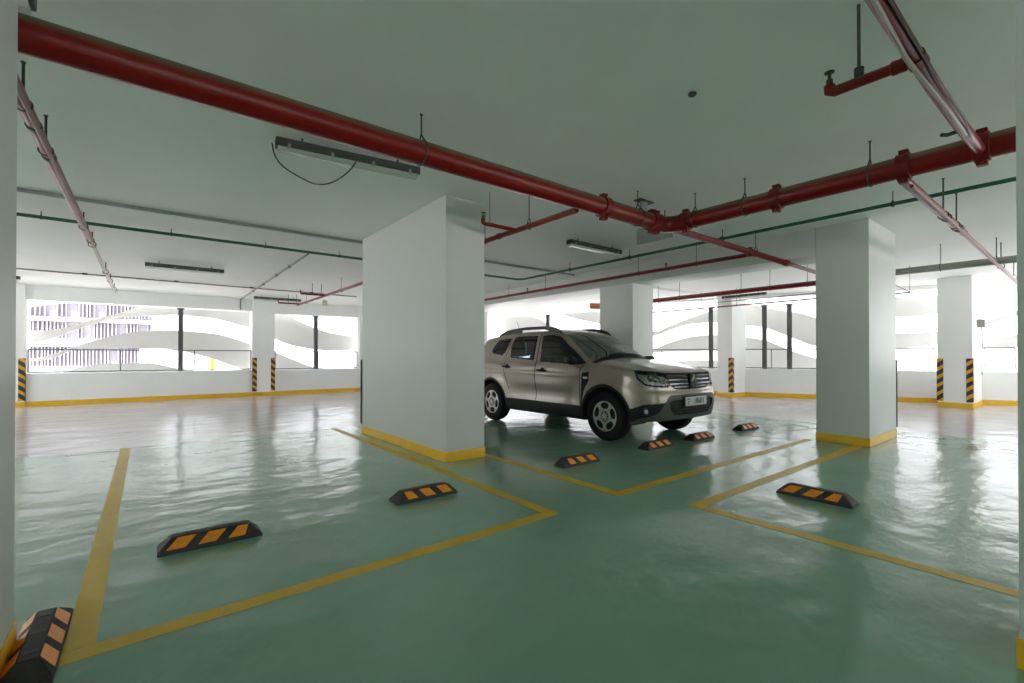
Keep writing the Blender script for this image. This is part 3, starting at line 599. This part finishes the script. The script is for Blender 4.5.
def solve(ox, os_, oz, dx, ds, dz, hi=3.0):
    lo = np.zeros_like(dx + ox); hi = lo + hi
    for _ in range(34):
        m = (lo + hi) / 2; ins = field(ox + dx * m, os_ + ds * m, oz + dz * m) < 0; lo = np.where(ins, m, lo); hi = np.where(ins, hi, m)
    return (lo + hi) / 2
def front_at(x, z, out=0.0):                       # point of the nose surface
    x = np.array(x, float); z = np.array(z, float); t = solve(x, 0 * x + .8, z, 0 * x, 0 * x - 1.0, 0 * x); return np.stack([x, .8 - t - out, z], -1)
def side_at(s, z, sg, out=0.0):
    s = np.array(s, float); z = np.array(z, float); t = solve(0 * s, s, z, 0 * s + sg, 0 * s, 0 * s); return np.stack([sg * (t + out), s, z], -1)
def in_poly(px, py, poly):
    r = np.zeros(px.shape, bool); n = len(poly); j = n - 1
    for i in range(n):
        xi, yi = poly[i]; xj, yj = poly[j]
        c = ((yi > py) != (yj > py)) & (px < (xj - xi) * (py - yi) / ((yj - yi) if yj != yi else 1e-9) + xi); r ^= c; j = i
    return r
def seg_d(px, py, pl):
    d = np.full(px.shape, 9.0)
    for (x0, y0), (x1, y1) in zip(pl[:-1], pl[1:]):
        dx, dy = x1 - x0, y1 - y0; t = np.clip(((px - x0) * dx + (py - y0) * dy) / (dx * dx + dy * dy), 0, 1); d = np.minimum(d, np.hypot(px - x0 - dx * t, py - y0 - dy * t))
    return d
NR, SA, SB, ZA = 520, 1.0, 3.45, .78
th = np.arange(NR) * 2 * PI / NR
rows = [(SA, p) for p in np.linspace(PI / 2 - .004, .008, 170)] + [(s, 0.0) for s in np.linspace(SA, SB, 265)] + [(SB, -p) for p in np.linspace(.012, PI / 2 - .01, 110)]
S0 = np.array([r[0] for r in rows])[:, None]; PH = np.array([r[1] for r in rows])[:, None]
DX = np.cos(PH) * np.sin(th)[None]; DZ = np.cos(PH) * np.cos(th)[None]; DS = -np.sin(PH) + 0 * th[None]
tt = solve(0 * DX, S0 + 0 * DX, ZA + 0 * DX, DX, DS, DZ)
V = np.stack([DX * tt, S0 + DS * tt, ZA + DZ * tt], -1); K = V.shape[0]
gi = np.arange(K * NR).reshape(K, NR)
Q = np.stack([gi[:-1], np.roll(gi, -1, 1)[:-1], np.roll(gi, -1, 1)[1:], gi[1:]], -1).reshape(-1, 4)
Vf = V.reshape(-1, 3); ce = Vf[Q].mean(1); nr = np.cross(Vf[Q[:, 2]] - Vf[Q[:, 0]], Vf[Q[:, 3]] - Vf[Q[:, 1]]); nr /= np.maximum(np.linalg.norm(nr, axis=1), 1e-12)[:, None]
if (nr * (ce - np.array([0, 2.2, .8]))).sum() < 0: nr = -nr; Q = Q[:, ::-1]
X_, S_, Z_ = ce.T; A_ = np.abs(X_); NX, NS, NZ = np.abs(nr[:, 0]), nr[:, 1], nr[:, 2]
cls = np.full(len(Q), 'body_shell', dtype=object)
side = NX > .42
FD = [(2.195, 1.10), (2.235, 1.495), (2.05, 1.503), (1.876, 1.468), (1.70, 1.385), (1.56, 1.30), (1.40, 1.195), (1.275, 1.115), (1.295, 1.068)]
RD = [(2.385, 1.122), (2.385, 1.502), (2.965, 1.492), (3.03, 1.36), (3.0, 1.165)]
QW = [(3.09, 1.475), (3.40, 1.462), (3.50, 1.40), (3.59, 1.275), (3.55, 1.235), (3.27, 1.205), (3.20, 1.255), (3.13, 1.37)]
rf, rr = np.hypot(S_ - SF, Z_ - WZ), np.hypot(S_ - SR, Z_ - WZ)
# hood, windscreen, roof, rear screen, tailgate
hw = np.interp(S_, [1.16, 1.9], [.715, .565])
cls[(S_ < 1.07 - .06 * (A_ / .7) ** 2) & (NZ > .45) & (Z_ > .93) & (A_ < .74 + .04 * S_) & (S_ > .10)] = 'bonnet'
cls[(NZ > .35) & (Z_ > 1.0) & (S_ > 1.075) & (S_ < 1.20) & (A_ < .73) & (Z_ < fT(1.19))] = 'cowl_panel'
cls[(NZ > .35) & (NS < -.2) & (S_ > 1.19 + .03 * (A_ / .7) ** 2) & (S_ < 1.87) & (A_ < hw)] = 'windscreen'
cls[(NZ > .8) & (S_ > 1.93) & (S_ < 3.86) & (A_ < .60)] = 'roof_panel'
cls[(NS > .5) & (Z_ > 1.14) & (Z_ < 1.50) & (A_ < .60)] = 'rear_window'
cls[(NS > .35) & (Z_ > .62) & (Z_ <= 1.12) & (A_ < .56)] = 'tailgate'
cls[(NS > .2) & (Z_ > .80) & (Z_ < 1.05) & (A_ > .60) & (S_ > 4.05)] = 'tail_lamp'
# doors
fdoor = side & (S_ > 1.30) & (S_ < 2.30) & (Z_ > .445) & (Z_ < 1.545) & (S_ > 1.30 + np.maximum(Z_ - 1.075, 0) * 1.17 - .06)
rdoor = side & (S_ > 2.30) & (S_ < np.interp(Z_, [.44, .75, .95, 1.18, 1.5], [3.02, 3.06, 3.14, 3.13, 3.05])) & (Z_ > .445) & (Z_ < 1.545) & (rr > .47)
cls[fdoor] = 'front_door'; cls[rdoor] = 'rear_door'
gap = np.minimum(seg_d(S_, Z_, [(2.30, .44), (2.30, 1.54)]), seg_d(S_, Z_, [(1.31, .44), (1.30, .95), (1.25, 1.07)]))
gap = np.minimum(gap, seg_d(S_, Z_, [(3.0, .60), (3.06, .75), (3.14, .95), (3.14, 1.18), (3.05, 1.5)]))
gap = np.minimum(gap, seg_d(S_, Z_, [(1.31, .447), (3.02, .447)]))
cls[side & (gap < .007) & (Z_ > .44)] = 'shut_line'
for nm, P in (('front_window', FD), ('rear_door_window', RD), ('quarter_window', QW)):
    inn = side & in_poly(S_, Z_, P); edge = seg_d(S_, Z_, P + [P[0]]); cls[side & (edge < .016)] = 'window_seal'; cls[inn & (edge > .008)] = nm
# black lower parts
ncorner = (S_ < 1.0)
cls[(A_ > .45) & (Z_ < .445) & (S_ > 1.2) & (S_ < 3.15)] = 'sill_cladding'
cls[(Z_ < .30)] = 'underbody'
cls[side & (rf < .446) & (S_ > .3)] = 'arch_cladding'; cls[side & (rr < .446)] = 'arch_cladding'
vent = in_poly(S_, Z_, [(1.245, .945), (1.115, .95), (1.125, .81), (1.19, .72), (1.25, .56), (1.265, .43), (1.30, .43), (1.285, .60), (1.265, .79)])
cls[side & vent] = 'fender_vent'
cls[(S_ > 4.0) & (Z_ < .56)] = 'rear_bumper_cladding'
nose = (S_ < .75) & (NS < -.05)
qn = A_ + S_
blk = nose & (Z_ < np.interp(A_, [0, .45, .6, .72, .80, .9], [.64, .64, .575, .555, .545, .45])) & (Z_ >= .28); cls[blk & (rf > .446)] = 'lower_bumper'
sk = nose & in_poly(A_, Z_, [(-.01, .668), (.50, .665), (.565, .63), (.62, .54), (.68, .43), (.82, .345), (.84, .28), (-.01, .28)]); cls[sk] = 'skid_plate'
ik = nose & in_poly(A_, Z_, [(-.01, .605), (.46, .60), (.53, .575), (.51, .49), (.43, .405), (-.01, .39)]); cls[ik] = 'lower_grille'
gk = (S_ < .5) & in_poly(A_, Z_, [(-.01, .940), (.40, .938), (.60, .945), (.545, .86), (.505, .80), (.39, .737), (-.01, .728)]) & (NS < -.1); cls[gk] = 'grille'
HL = [(1.19, .978), (1.155, .885), (1.02, .805), (.86, .785), (.60, .775), (.565, .80), (.59, .87), (.66, .945), (.9, .965)]
hk = (S_ < .6) & in_poly(qn, Z_, HL); cls[hk] = 'headlight'
he = (S_ < .6) & (seg_d(qn, Z_, HL + [HL[0]]) < .012); cls[he & (Z_ > .7)] = 'headlight_rim'
# open the wheel arches
cut = (A_ > .40) & (((rf < .405) & (Z_ < .78)) | ((rr < .405) & (Z_ < .78)))
cls[cut] = ''
OFF = np.array([0, -2.17, 0])
car = thing('car', 'champagne beige family car with black trim and roof rails parked between the columns', 'car', (5.86, 3.43 + 2.17, 0))
CM = dict(body_shell='car', bonnet='car', roof_panel='car', front_door='car', rear_door='car', tailgate='car', windscreen='screen', rear_window='screen2', front_window='tint', rear_door_window='tint', quarter_window='tint', window_seal='trim', shut_line='trim', cowl_panel='trim', sill_cladding='trim', arch_cladding='trim', underbody='trim', fender_vent='trim', rear_bumper_cladding='trim', lower_bumper='trim', skid_plate='skid', lower_grille='trim', grille='trim', headlight='lens', headlight_rim='trim', tail_lamp='taillamp')
M['dash'] = simple('dashboard_plastic', (.10, .10, .10), .6)
M['lamphouse'] = simple('lamp_housing_silver', (.42, .43, .42), .3, .6)
M['slatchrome'] = simple('satin_chrome', (.27, .27, .30), .25, .9)
M['screen2'] = mat_glass('rear_screen_glass', (.75, .82, .88), 1.45)
M['taillamp'] = simple('red_tail_lamp', (.35, .01, .01), .2)
PARTS = {}
# exact smooth normals of the whole skin, shared by every cut-out panel
VN = np.zeros_like(Vf); fn = np.cross(Vf[Q[:, 2]] - Vf[Q[:, 0]], Vf[Q[:, 3]] - Vf[Q[:, 1]])
for c in range(4): np.add.at(VN, Q[:, c], fn)
VN /= np.maximum(np.linalg.norm(VN, axis=1), 1e-12)[:, None]
def emit(name, mask, m, parent, inset=0.0, flip=False):
    q = Q[mask]
    if len(q) == 0: return None
    u, inv = np.unique(q, return_inverse=True); co_ = Vf[u] - VN[u] * inset + OFF; q2 = inv.reshape(-1, 4)
    me = bpy.data.meshes.new(name); me.from_pydata(co_.tolist(), [], q2.tolist()); me.shade_smooth()
    me.normals_split_custom_set_from_vertices(VN[u].tolist()); me.materials.append(M[m]); ob = bpy.data.objects.new(name, me); C.objects.link(ob); ob.parent = parent; return ob
twosided = {'front_door', 'rear_door', 'front_window', 'rear_door_window', 'quarter_window', 'headlight', 'headlight_rim', 'fender_vent', 'sill_cladding', 'tail_lamp', 'window_seal', 'lower_bumper'}
for nm in CM:
    mk = cls == nm; inset = {'shut_line': .006, 'lower_grille': .02, 'grille': .03}.get(nm, 0.0)
    if nm in twosided:
        for sg, sd in ((-1, 'right'), (1, 'left')):
            o = emit(nm, mk & (X_ * sg > 0), CM[nm], car, inset)
            PARTS[nm, sg] = o
    elif nm == 'shut_line':
        for sg in (-1, 1):
            for lo, hi in ((0, 1.8), (1.8, 5)): emit(nm, mk & (X_ * sg > 0) & (S_ > lo) & (S_ <= hi), CM[nm], car, inset)
    elif nm == 'arch_cladding':
        for sg in (-1, 1):
            for lo, hi in ((0, 2), (2, 5)): emit(nm, mk & (X_ * sg > 0) & (S_ > lo) & (S_ < hi), CM[nm], car)
    else: PARTS[nm] = emit(nm, mk, CM[nm], car, inset)
solid = np.isin(cls, ['body_shell', 'bonnet', 'roof_panel', 'front_door', 'rear_door', 'tailgate', 'sill_cladding', 'underbody', 'rear_bumper_cladding', 'shut_line', 'window_seal']) & (S_ > 1.15)
emit('interior_lining', solid & ~((A_ > .5) & (Z_ < .8) & (np.minimum(rf, rr) < .46)), 'lining', car, .022)
def L(p): return (p[0], p[1] - 2.17, p[2])
# wheel wells
for sg in (-1, 1):
    for c in (SF, SR):
        m = MB(); n = 28; ang = [-.35 + (PI + .7) * i / n for i in range(n + 1)]
        pr = [(c + .41 * math.cos(a), max(.25, WZ + .41 * math.sin(a))) for a in ang]
        out = [L((sg * .875, s, z)) for s, z in pr]; inn = [L((sg * .50, s, z)) for s, z in pr]
        m.add(out + inn, [(i, i + 1, n + 2 + i, n + 1 + i) for i in range(n)] + [tuple(range(n + 1, 2 * n + 2))]); m.build('wheel_well', 'lining', car)
# wheels
def wheel_proto():
    m = MB(); R = WR; w = .108
    m.lathe([(.205, -w * .8), (.215, -w), (.25, -w * 1.02), (.30, -w * .99), (.328, -w * .86), (.340, -w * .6), (R, -w * .3), (R, w * .3), (.340, w * .6), (.328, w * .86), (.30, w * .99), (.25, w * 1.02), (.215, w), (.205, w * .8)], (0, 0, 0), (1, 0, 0), 64)
    t = m.build('wheel', 'tyre', None, angle=50)
    b = MB(); b.lathe([(.0, -.07), (.20, -.07), (.20, .03), (0, .03)], (0, 0, 0), (1, 0, 0), 48); b.build('wheel_disc', 'lining', t)
    # five-hole silver rim face, outward = -x
    n = 200; m = MB(); rings = [.212, .205, .196, .185, .172, .158, .144, .130, .118, .106, .094, .080, .066, .05, .034]
    def hole(r, a):
        k = round(a / (2 * PI / 5)) * 2 * PI / 5; du = (a - k) * .145; dv = r - .148; return abs(du / .072) ** 2.6 + abs(dv / .046) ** 2.6 < 1 or (r < .078 and abs(du) * 3.1 + .004 > .045 * (r / .078))
    def xh(r): return -.088 + .0 * r - .008 * math.cos((r - .12) * 20) if r > .06 else -.100
    def fine(): return np.linspace(.212, .0, 60)
    rr_ = list(fine()); v = []
    for r in rr_: v += [(xh(r) + (.012 if r > .206 else 0), r * math.sin(2 * PI * j / n), r * math.cos(2 * PI * j / n)) for j in range(n)]
    f = []
    for i in range(len(rr_) - 1):
        for j in range(n):
            a = 2 * PI * (j + .5) / n; rm = (rr_[i] + rr_[i + 1]) / 2
            if not hole(rm, a): f.append((i * n + j, i * n + (j + 1) % n, (i + 1) * n + (j + 1) % n, (i + 1) * n + j))
    m.add(v, f); fc = m.build('rim', 'rim', t)
    mod = fc.modifiers.new('s', 'SOLIDIFY'); mod.thickness = .03; mod.offset = 0
    m = MB(); m.lathe([(.072, -.092), (.070, -.099), (.05, -.100)], (0, 0, 0), (1, 0, 0), 32); m.build('hub_recess', 'trim', t)
    m = MB(); m.lathe([(.042, -.10), (.040, -.112), (.03, -.116), (.0, -.117)], (0, 0, 0), (1, 0, 0), 28); m.build('hub_cap', 'rim', t)
    for k in range(5):
        a = 2 * PI * (k + .5) / 5; m = MB(); m.lathe([(.010, -.098), (.010, -.108), (.006, -.111)], (0, .057 * math.sin(a), .057 * math.cos(a)), (1, 0, 0), 10); m.build('wheel_nut', 'rim', t)
    return t
wp = wheel_proto()
for i, (sg, c) in enumerate(((-1, SF), (-1, SR), (1, SF), (1, SR))):
    o = wp if i == 0 else copy_tree(wp)
    o.parent = car; o.location = (sg * .775, c - 2.17, WZ); o.rotation_euler = ((.0, .5, .9, 1.3)[i], 0, 0 if sg < 0 else PI)
# nose details
def front_strip(name, x0, x1, z0, z1, out, m, parent, n=24, th_=.012, smooth=True):
    xs = np.linspace(x0, x1, n); top = front_at(xs, 0 * xs + z1, out) + OFF; bot = front_at(xs, 0 * xs + z0, out) + OFF
    b = MB(); b.strip([Vector(p) for p in top], [Vector(p) for p in bot], (0, th_, 0)); return b.build(name, m, parent, smooth=smooth)
gr = PARTS['grille']
for sg in (-1, 1):
    for z, x1 in ((.915, .555), (.862, .535), (.808, .49)):
        front_strip('slat', sg * .085, sg * x1, z - .008, z + .008, .0, 'slatchrome', gr, th_=.03)
        front_strip('slat_backing', sg * .085, sg * (x1 - .02), z - .036, z - .016, -.012, 'blackplastic', gr, th_=.02)
    front_strip('slat', sg * .085, sg * .40, .759, .773, .0, 'slatchrome', gr, th_=.03)
front_strip('grille_trim', -.58, .58, .938, .952, .004, 'trim', gr, 40)
# diamond badge
eb = MB(); zc, hh, ww, kk = .838, .098, .066, .55; yb = float(front_at([0.0], [zc])[0][1]) - 2.17 - .022
o4 = [(0, hh), (ww, 0), (0, -hh), (-ww, 0)]; i4 = [(0, hh * kk), (ww * .42, 0), (0, -hh * kk), (-ww * .42, 0)]
v = [(x, yb, zc + z) for x, z in o4] + [(x, yb, zc + z) for x, z in i4] + [(x * .93, yb - .014, zc + z * .93) for x, z in [((a[0] + b[0]) / 2, (a[1] + b[1]) / 2) for a, b in zip(o4, i4)]]
f = []
for k in range(4):
    k2 = (k + 1) % 4; f += [(k, k2, 8 + k2, 8 + k), (8 + k, 8 + k2, 4 + k2, 4 + k)]
f += [(k, 4 + k, 4 + (k + 1) % 4, (k + 1) % 4) for k in range(4)]
eb.add(v, f); badge = eb.build('badge', 'chrome', gr, smooth=False)
MB().bbox((-.075, yb + .004, zc - .105), (.075, yb + .05, zc + .105), .02).build('badge_plinth', 'trim', gr)
# number plate
yp = float(front_at([0.0], [.57])[0][1]) - 2.17
pt = MB().bbox((-.255, yp - .026, .512), (.255, yp - .012, .632), .004).build('number_plate', 'plate', car)
MB().bbox((-.28, yp - .012, .50), (.28, yp + .03, .645), .006).build('plate_holder', 'trim', pt)
def text(s, size, x, z, parent):
    cu = bpy.data.curves.new('lettering', 'FONT'); cu.body = s; cu.size = size; cu.align_x = 'CENTER'; cu.align_y = 'CENTER'; cu.extrude = .0008; cu.offset = .0015
    tmp = bpy.data.objects.new('lettering', cu); C.objects.link(tmp); dg = bpy.context.evaluated_depsgraph_get(); dg.update()
    me = bpy.data.meshes.new_from_object(tmp.evaluated_get(dg)); bpy.data.objects.remove(tmp); me.materials.clear(); me.materials.append(M['ink'])
    ob = bpy.data.objects.new('lettering', me); C.objects.link(ob); ob.parent = parent; ob.location = (x, yp - .0275, z); ob.rotation_euler = (PI / 2, 0, 0); return ob
text('18601', .105, .06, .570, pt); text('T', .062, -.195, .550, pt)
for dx in (-.02, .0, .02): MB().bbox((-.195 + dx - .007, yp - .028, .594), (-.195 + dx + .006, yp - .0262, .610), .001).build('small_lettering', 'ink', pt)
# lower grille honeycomb, fog lamps
lg = PARTS['lower_grille']
for z in (.43, .47, .51, .55): front_strip('mesh_bar', -.46, .46, z - .005, z + .005, .002, 'blackplastic', lg, 40, .02)
for k in range(-8, 9):
    x = k * .052; p = front_at([x, x], [.41, .59]) + OFF; MB().tube([Vector(p[0]), Vector(p[1])], .006, 6).build('mesh_rib', 'blackplastic', lg)
for sg in (-1, 1):
    p = front_at([sg * .775], [.455])[0] + OFF; d = Vector((sg * .45, -.9, 0)).normalized(); m = MB(); m.lathe([(.048, -.01), (.048, .012), (.036, .014), (.036, .004)], p, d, 24); q = m.build('fog_lamp_bezel', 'blackplastic', car)
    m = MB(); m.lathe([(.032, 0), (.026, .010), (.0, .014)], p, d, 20); m.build('fog_lamp', 'fog', q)
# headlights: bowl, lamps, dark divider behind a clear lens
hb = hk & ~he
for sg in (-1, 1):
    root = PARTS['headlight', sg]
    emit('lamp_housing', hb & (X_ * sg > 0), 'lamphouse', root, .045)
    for (q, z, r) in ((1.02, .895, .058), (.84, .88, .050), (.68, .83, .035)):
        a = q - .12; p = None
        for _ in range(8):
            pp = front_at([min(a, .80)], [z])[0]; a = q - pp[1]
        p = pp + OFF; d = Vector((sg * .35, -.93, 0)).normalized(); c = Vector((sg * p[0], p[1], p[2])) - d * .035
        m = MB(); m.lathe([(r * .35, -.012), (r * .8, .0), (r, .022), (r * .96, .024), (r * .72, .006), (r * .3, -.006)], c, d, 24); m.build('reflector', 'reflector', root)
        m = MB(); m.lathe([(r * .28, -.006), (r * .26, .012), (.0, .018)], c, d, 14); m.build('bulb', 'fog', root)
    def hpt(q, z, ins):
        a = q - .12
        for _ in range(8): pp = front_at([min(a, .85)], [z], -ins)[0]; a = q - pp[1]
        return Vector((sg * pp[0], pp[1] - 2.17, pp[2]))
    m = MB(); m.tube([hpt(q, z, .012) for q, z in ((.64, .885), (.74, .895), (.86, .945), (1.0, .957), (1.1, .957))], .006, 8); m.build('light_guide', 'fog', root)
    m = MB(); m.tube([hpt(q, z, .012) for q, z in ((.62, .86), (.78, .862), (.88, .85), (.95, .80))], .009, 8); m.build('divider', 'trim', root)
    m = MB(); m.tube([hpt(q, z, .01) for q, z in ((.62, .80), (.8, .806), (1.0, .826), (1.1, .88))], .006, 8); m.build('light_guide', 'fog', root)
# door handles, mirrors, rails, aerial, wipers
for sg in (-1, 1):
    for s, z, d in ((2.13, .945, 'front_door'), (3.06, .985, 'rear_door')):
        p0, p1 = side_at([s - .085, s + .085], [z, z + .008], sg, .028) + OFF; e0, e1 = side_at([s - .095, s + .09], [z, z + .008], sg, -.004) + OFF
        m = MB(); m.tube([Vector(e0), Vector(p0), Vector(p1), Vector(e1)], [.012, .015, .015, .012], 10); m.build('door_handle', 'trim', PARTS[d, sg])
        c = side_at([s - .01], [z - .004], sg, -.002)[0] + OFF; bm_ = MB(); bm_.lathe([(.055, 0), (.05, .004), (.0, .005)], c, (sg, 0, 0), 20); bm_.build('handle_recess', 'lining', PARTS[d, sg])
    # mirror
    mm = MB(); bm = bmesh.new(); bmesh.ops.create_uvsphere(bm, u_segments=24, v_segments=14, radius=1)
    for v_ in bm.verts:
        x, y, z = v_.co; sq = lambda c, e: math.copysign(abs(c) ** e, c)
        v_.co = (sg * (.94 + .10 * sq(x, .75)), 1.42 - 2.17 + .080 * sq(y, .8) - .03 * x, 1.112 + .066 * sq(z, .75) + .012 * x)
    bm.verts.index_update(); mm.add([v_.co.copy() for v_ in bm.verts], [[v_.index for v_ in f_.verts] for f_ in bm.faces]); bm.free(); mr = mm.build('door_mirror', 'trim', PARTS['front_door', sg])
    m = MB(); m.tube([(sg * .825, 1.38 - 2.17, 1.085), (sg * .91, 1.41 - 2.17, 1.095)], [.035, .028], 12); m.build('mirror_arm', 'trim', mr)
    m = MB(); m.bbox((sg * .94 - .06, 1.488 - 2.17, 1.068), (sg * .94 + .06, 1.494 - 2.17, 1.155), .02); m.build('mirror_glass', 'chrome', mr)
    # roof rail
    def roofp(s, a, out):
        t = float(solve(np.array([a]), np.array([s]), np.array([1.0]), np.array([0.0]), np.array([0.0]), np.array([1.0]))[0]); return Vector((sg * a, s - 2.17, 1.0 + t + out))
    ps = [roofp(1.93, .585, -.01), roofp(2.02, .587, .03), roofp(2.15, .59, .052), roofp(2.4, .595, .060), roofp(2.9, .597, .064), roofp(3.25, .595, .060), roofp(3.45, .59, .045), roofp(3.60, .585, .015), roofp(3.68, .582, -.012)]
    m = MB(); m.tube(ps, [.014, .024, .027, .026, .026, .026, .027, .024, .014], 12); rl = m.build('roof_rail', 'railgrey', car)
    for sa, sb in ((1.97, 2.27), (2.98, 3.60)):
        ss = np.linspace(sa, sb, 8); top = [roofp(s, .592, float(np.interp(s, [1.95, 2.15, 2.4, 2.9, 3.25, 3.45, 3.62], [.0, .052, .06, .064, .06, .045, .008]))) for s in ss]; bot = [roofp(s, .592, -.012) for s in ss]
        m = MB(); m.strip([p + Vector((sg * .013, 0, 0)) for p in top], [p + Vector((sg * .016, 0, 0)) for p in bot], (-sg * .03, 0, 0)); m.build('rail_foot', 'railgrey', rl)
    # wiper
    # screen posts get a seal
p = (0, 3.72 - 2.17, 1.57); m = MB(); m.lathe([(.022, 0), (.016, .02), (.008, .03)], p, (0, .3, 1), 14); m.tube([(0, 1.555, 1.59), (0, 1.70, 1.87)], [.006, .003], 8); m.build('aerial', 'trim', car)
for x0, x1 in ((-.35, .25), (.15, .66)):
    ps = [(x0 + (x1 - x0) * q, 1.20 + .02 * math.sin(PI * q), 0) for q in (0, .33, .66, 1)]
    P3 = []
    for x, s, _ in ps:
        t = float(solve(np.array([x]), np.array([s]), np.array([1.0]), np.array([0.0]), np.array([0.0]), np.array([1.0]))[0]); P3.append((x, s - 2.17, 1.0 + t + .014))
    MB().tube(P3, .008, 6).build('wiper', 'trim', car)
# vent badge
for sg in (-1, 1):
    p = side_at([1.18], [.865], sg, .002)[0] + OFF; d = side_at([1.185], [.835], sg, .002)[0] + OFF
    MB().bbox(Vector(p) - Vector((.004, .045, .014)), Vector(p) + Vector((.004, .045, .014)), .003).build('vent_badge', 'chrome', PARTS['fender_vent', sg])
# cabin
cab = car
MB().bbox((-.70, 1.22 - 2.17, .62), (.70, 1.62 - 2.17, 1.06), .06).build('dashboard', 'dash', cab)
m = MB(); m.tube([(.36 + .18 * math.cos(a), 1.70 - 2.17 + .07 * math.sin(a), 1.0 + .17 * math.sin(a)) for a in [2 * PI * i / 28 for i in range(28)]], .014, 8, closed=True); m.tube([(.36, 1.70 - 2.17, 1.0), (.36, 1.58 - 2.17, .94)], .03, 10); m.build('steering_wheel', 'trim', cab)
for x, s in ((-.36, 2.25), (.36, 2.25), (-.38, 3.05), (.38, 3.05), (0, 3.08)):
    st = MB().bbox((x - .22, s - .5 - 2.17, .50), (x + .22, s - 2.17, .68), .05).build('seat', 'seat', cab)
    R_ = Matrix.Translation((x, s - .06 - 2.17, .62)) @ Matrix.Rotation(-.28, 4, 'X'); MB().bbox((-.21, -.06, 0), (.21, .07, .58 if s < 3 else .50), .05, R_).build('backrest', 'seat', st)
    if s > 3: continue
    R_ = Matrix.Translation((x, s + .12 - 2.17, 1.22)) @ Matrix.Rotation(-.2, 4, 'X'); MB().bbox((-.12, -.045, 0), (.12, .045, .19), .04, R_).build('headrest', 'seat', st)
MB().bbox((-.72, 1.2 - 2.17, .30), (.72, 3.9 - 2.17, .42), .03).build('cabin_floor', 'lining', cab)
MB().bbox((-.10, 1.30 - 2.17, 1.40), (.10, 1.33 - 2.17, 1.46), .01, Matrix.Translation((0, .42, -.0))).build('rear_view_mirror', 'trim', cab)
# ------------------------------------------------------------------ camera, light, view
cam = bpy.data.cameras.new('camera'); co = bpy.data.objects.new('camera', cam); C.objects.link(co)
PITCH = math.radians(.36)
co.location = (0, 0, H); co.rotation_euler = (PI / 2 + PITCH, 0, -math.atan2(eXv[1], eYv[1]))
cam.sensor_width = 36; cam.lens = FPX / 1024 * 36; cam.shift_y = (YH - 341.5 - FPX * math.tan(PITCH)) / 1024; cam.clip_start = .05
sc.camera = co
w = bpy.data.worlds.new('overcast_sky'); sc.world = w; w.use_nodes = True; nt = w.node_tree; bg = nt.nodes['Background']
tc = nt.nodes.new('ShaderNodeTexCoord'); sx = nt.nodes.new('ShaderNodeSeparateXYZ'); nt.links.new(tc.outputs['Generated'], sx.inputs[0])
r = ramp(nt, sx.outputs['Z'], [(.0, (.97, .97, 1.0)), (1.0, (.80, .88, 1.0))]); nt.links.new(r.outputs['Color'], bg.inputs['Color'])
bg.inputs['Strength'].default_value = 2.1
sl = bpy.data.lights.new('sun', 'SUN'); so = bpy.data.objects.new('sun', sl); C.objects.link(so); sl.energy = 14; sl.angle = .02; sl.color = (1, .97, .92)
so.rotation_euler = Vector((.45, .55, -1.5)).to_track_quat('-Z', 'Y').to_euler()
sc.view_settings.view_transform = 'Standard'; sc.view_settings.look = 'None'; sc.view_settings.gamma = 1; sc.view_settings.use_curve_mapping = False
sc.view_settings.exposure = 0.7
sc.cycles.max_bounces = 16; sc.cycles.diffuse_bounces = 10; sc.cycles.glossy_bounces = 6; sc.cycles.transparent_max_bounces = 16
sc.cycles.use_denoising = True; sc.cycles.sample_clamp_indirect = 8; sc.cycles.caustics_reflective = False; sc.cycles.caustics_refractive = False
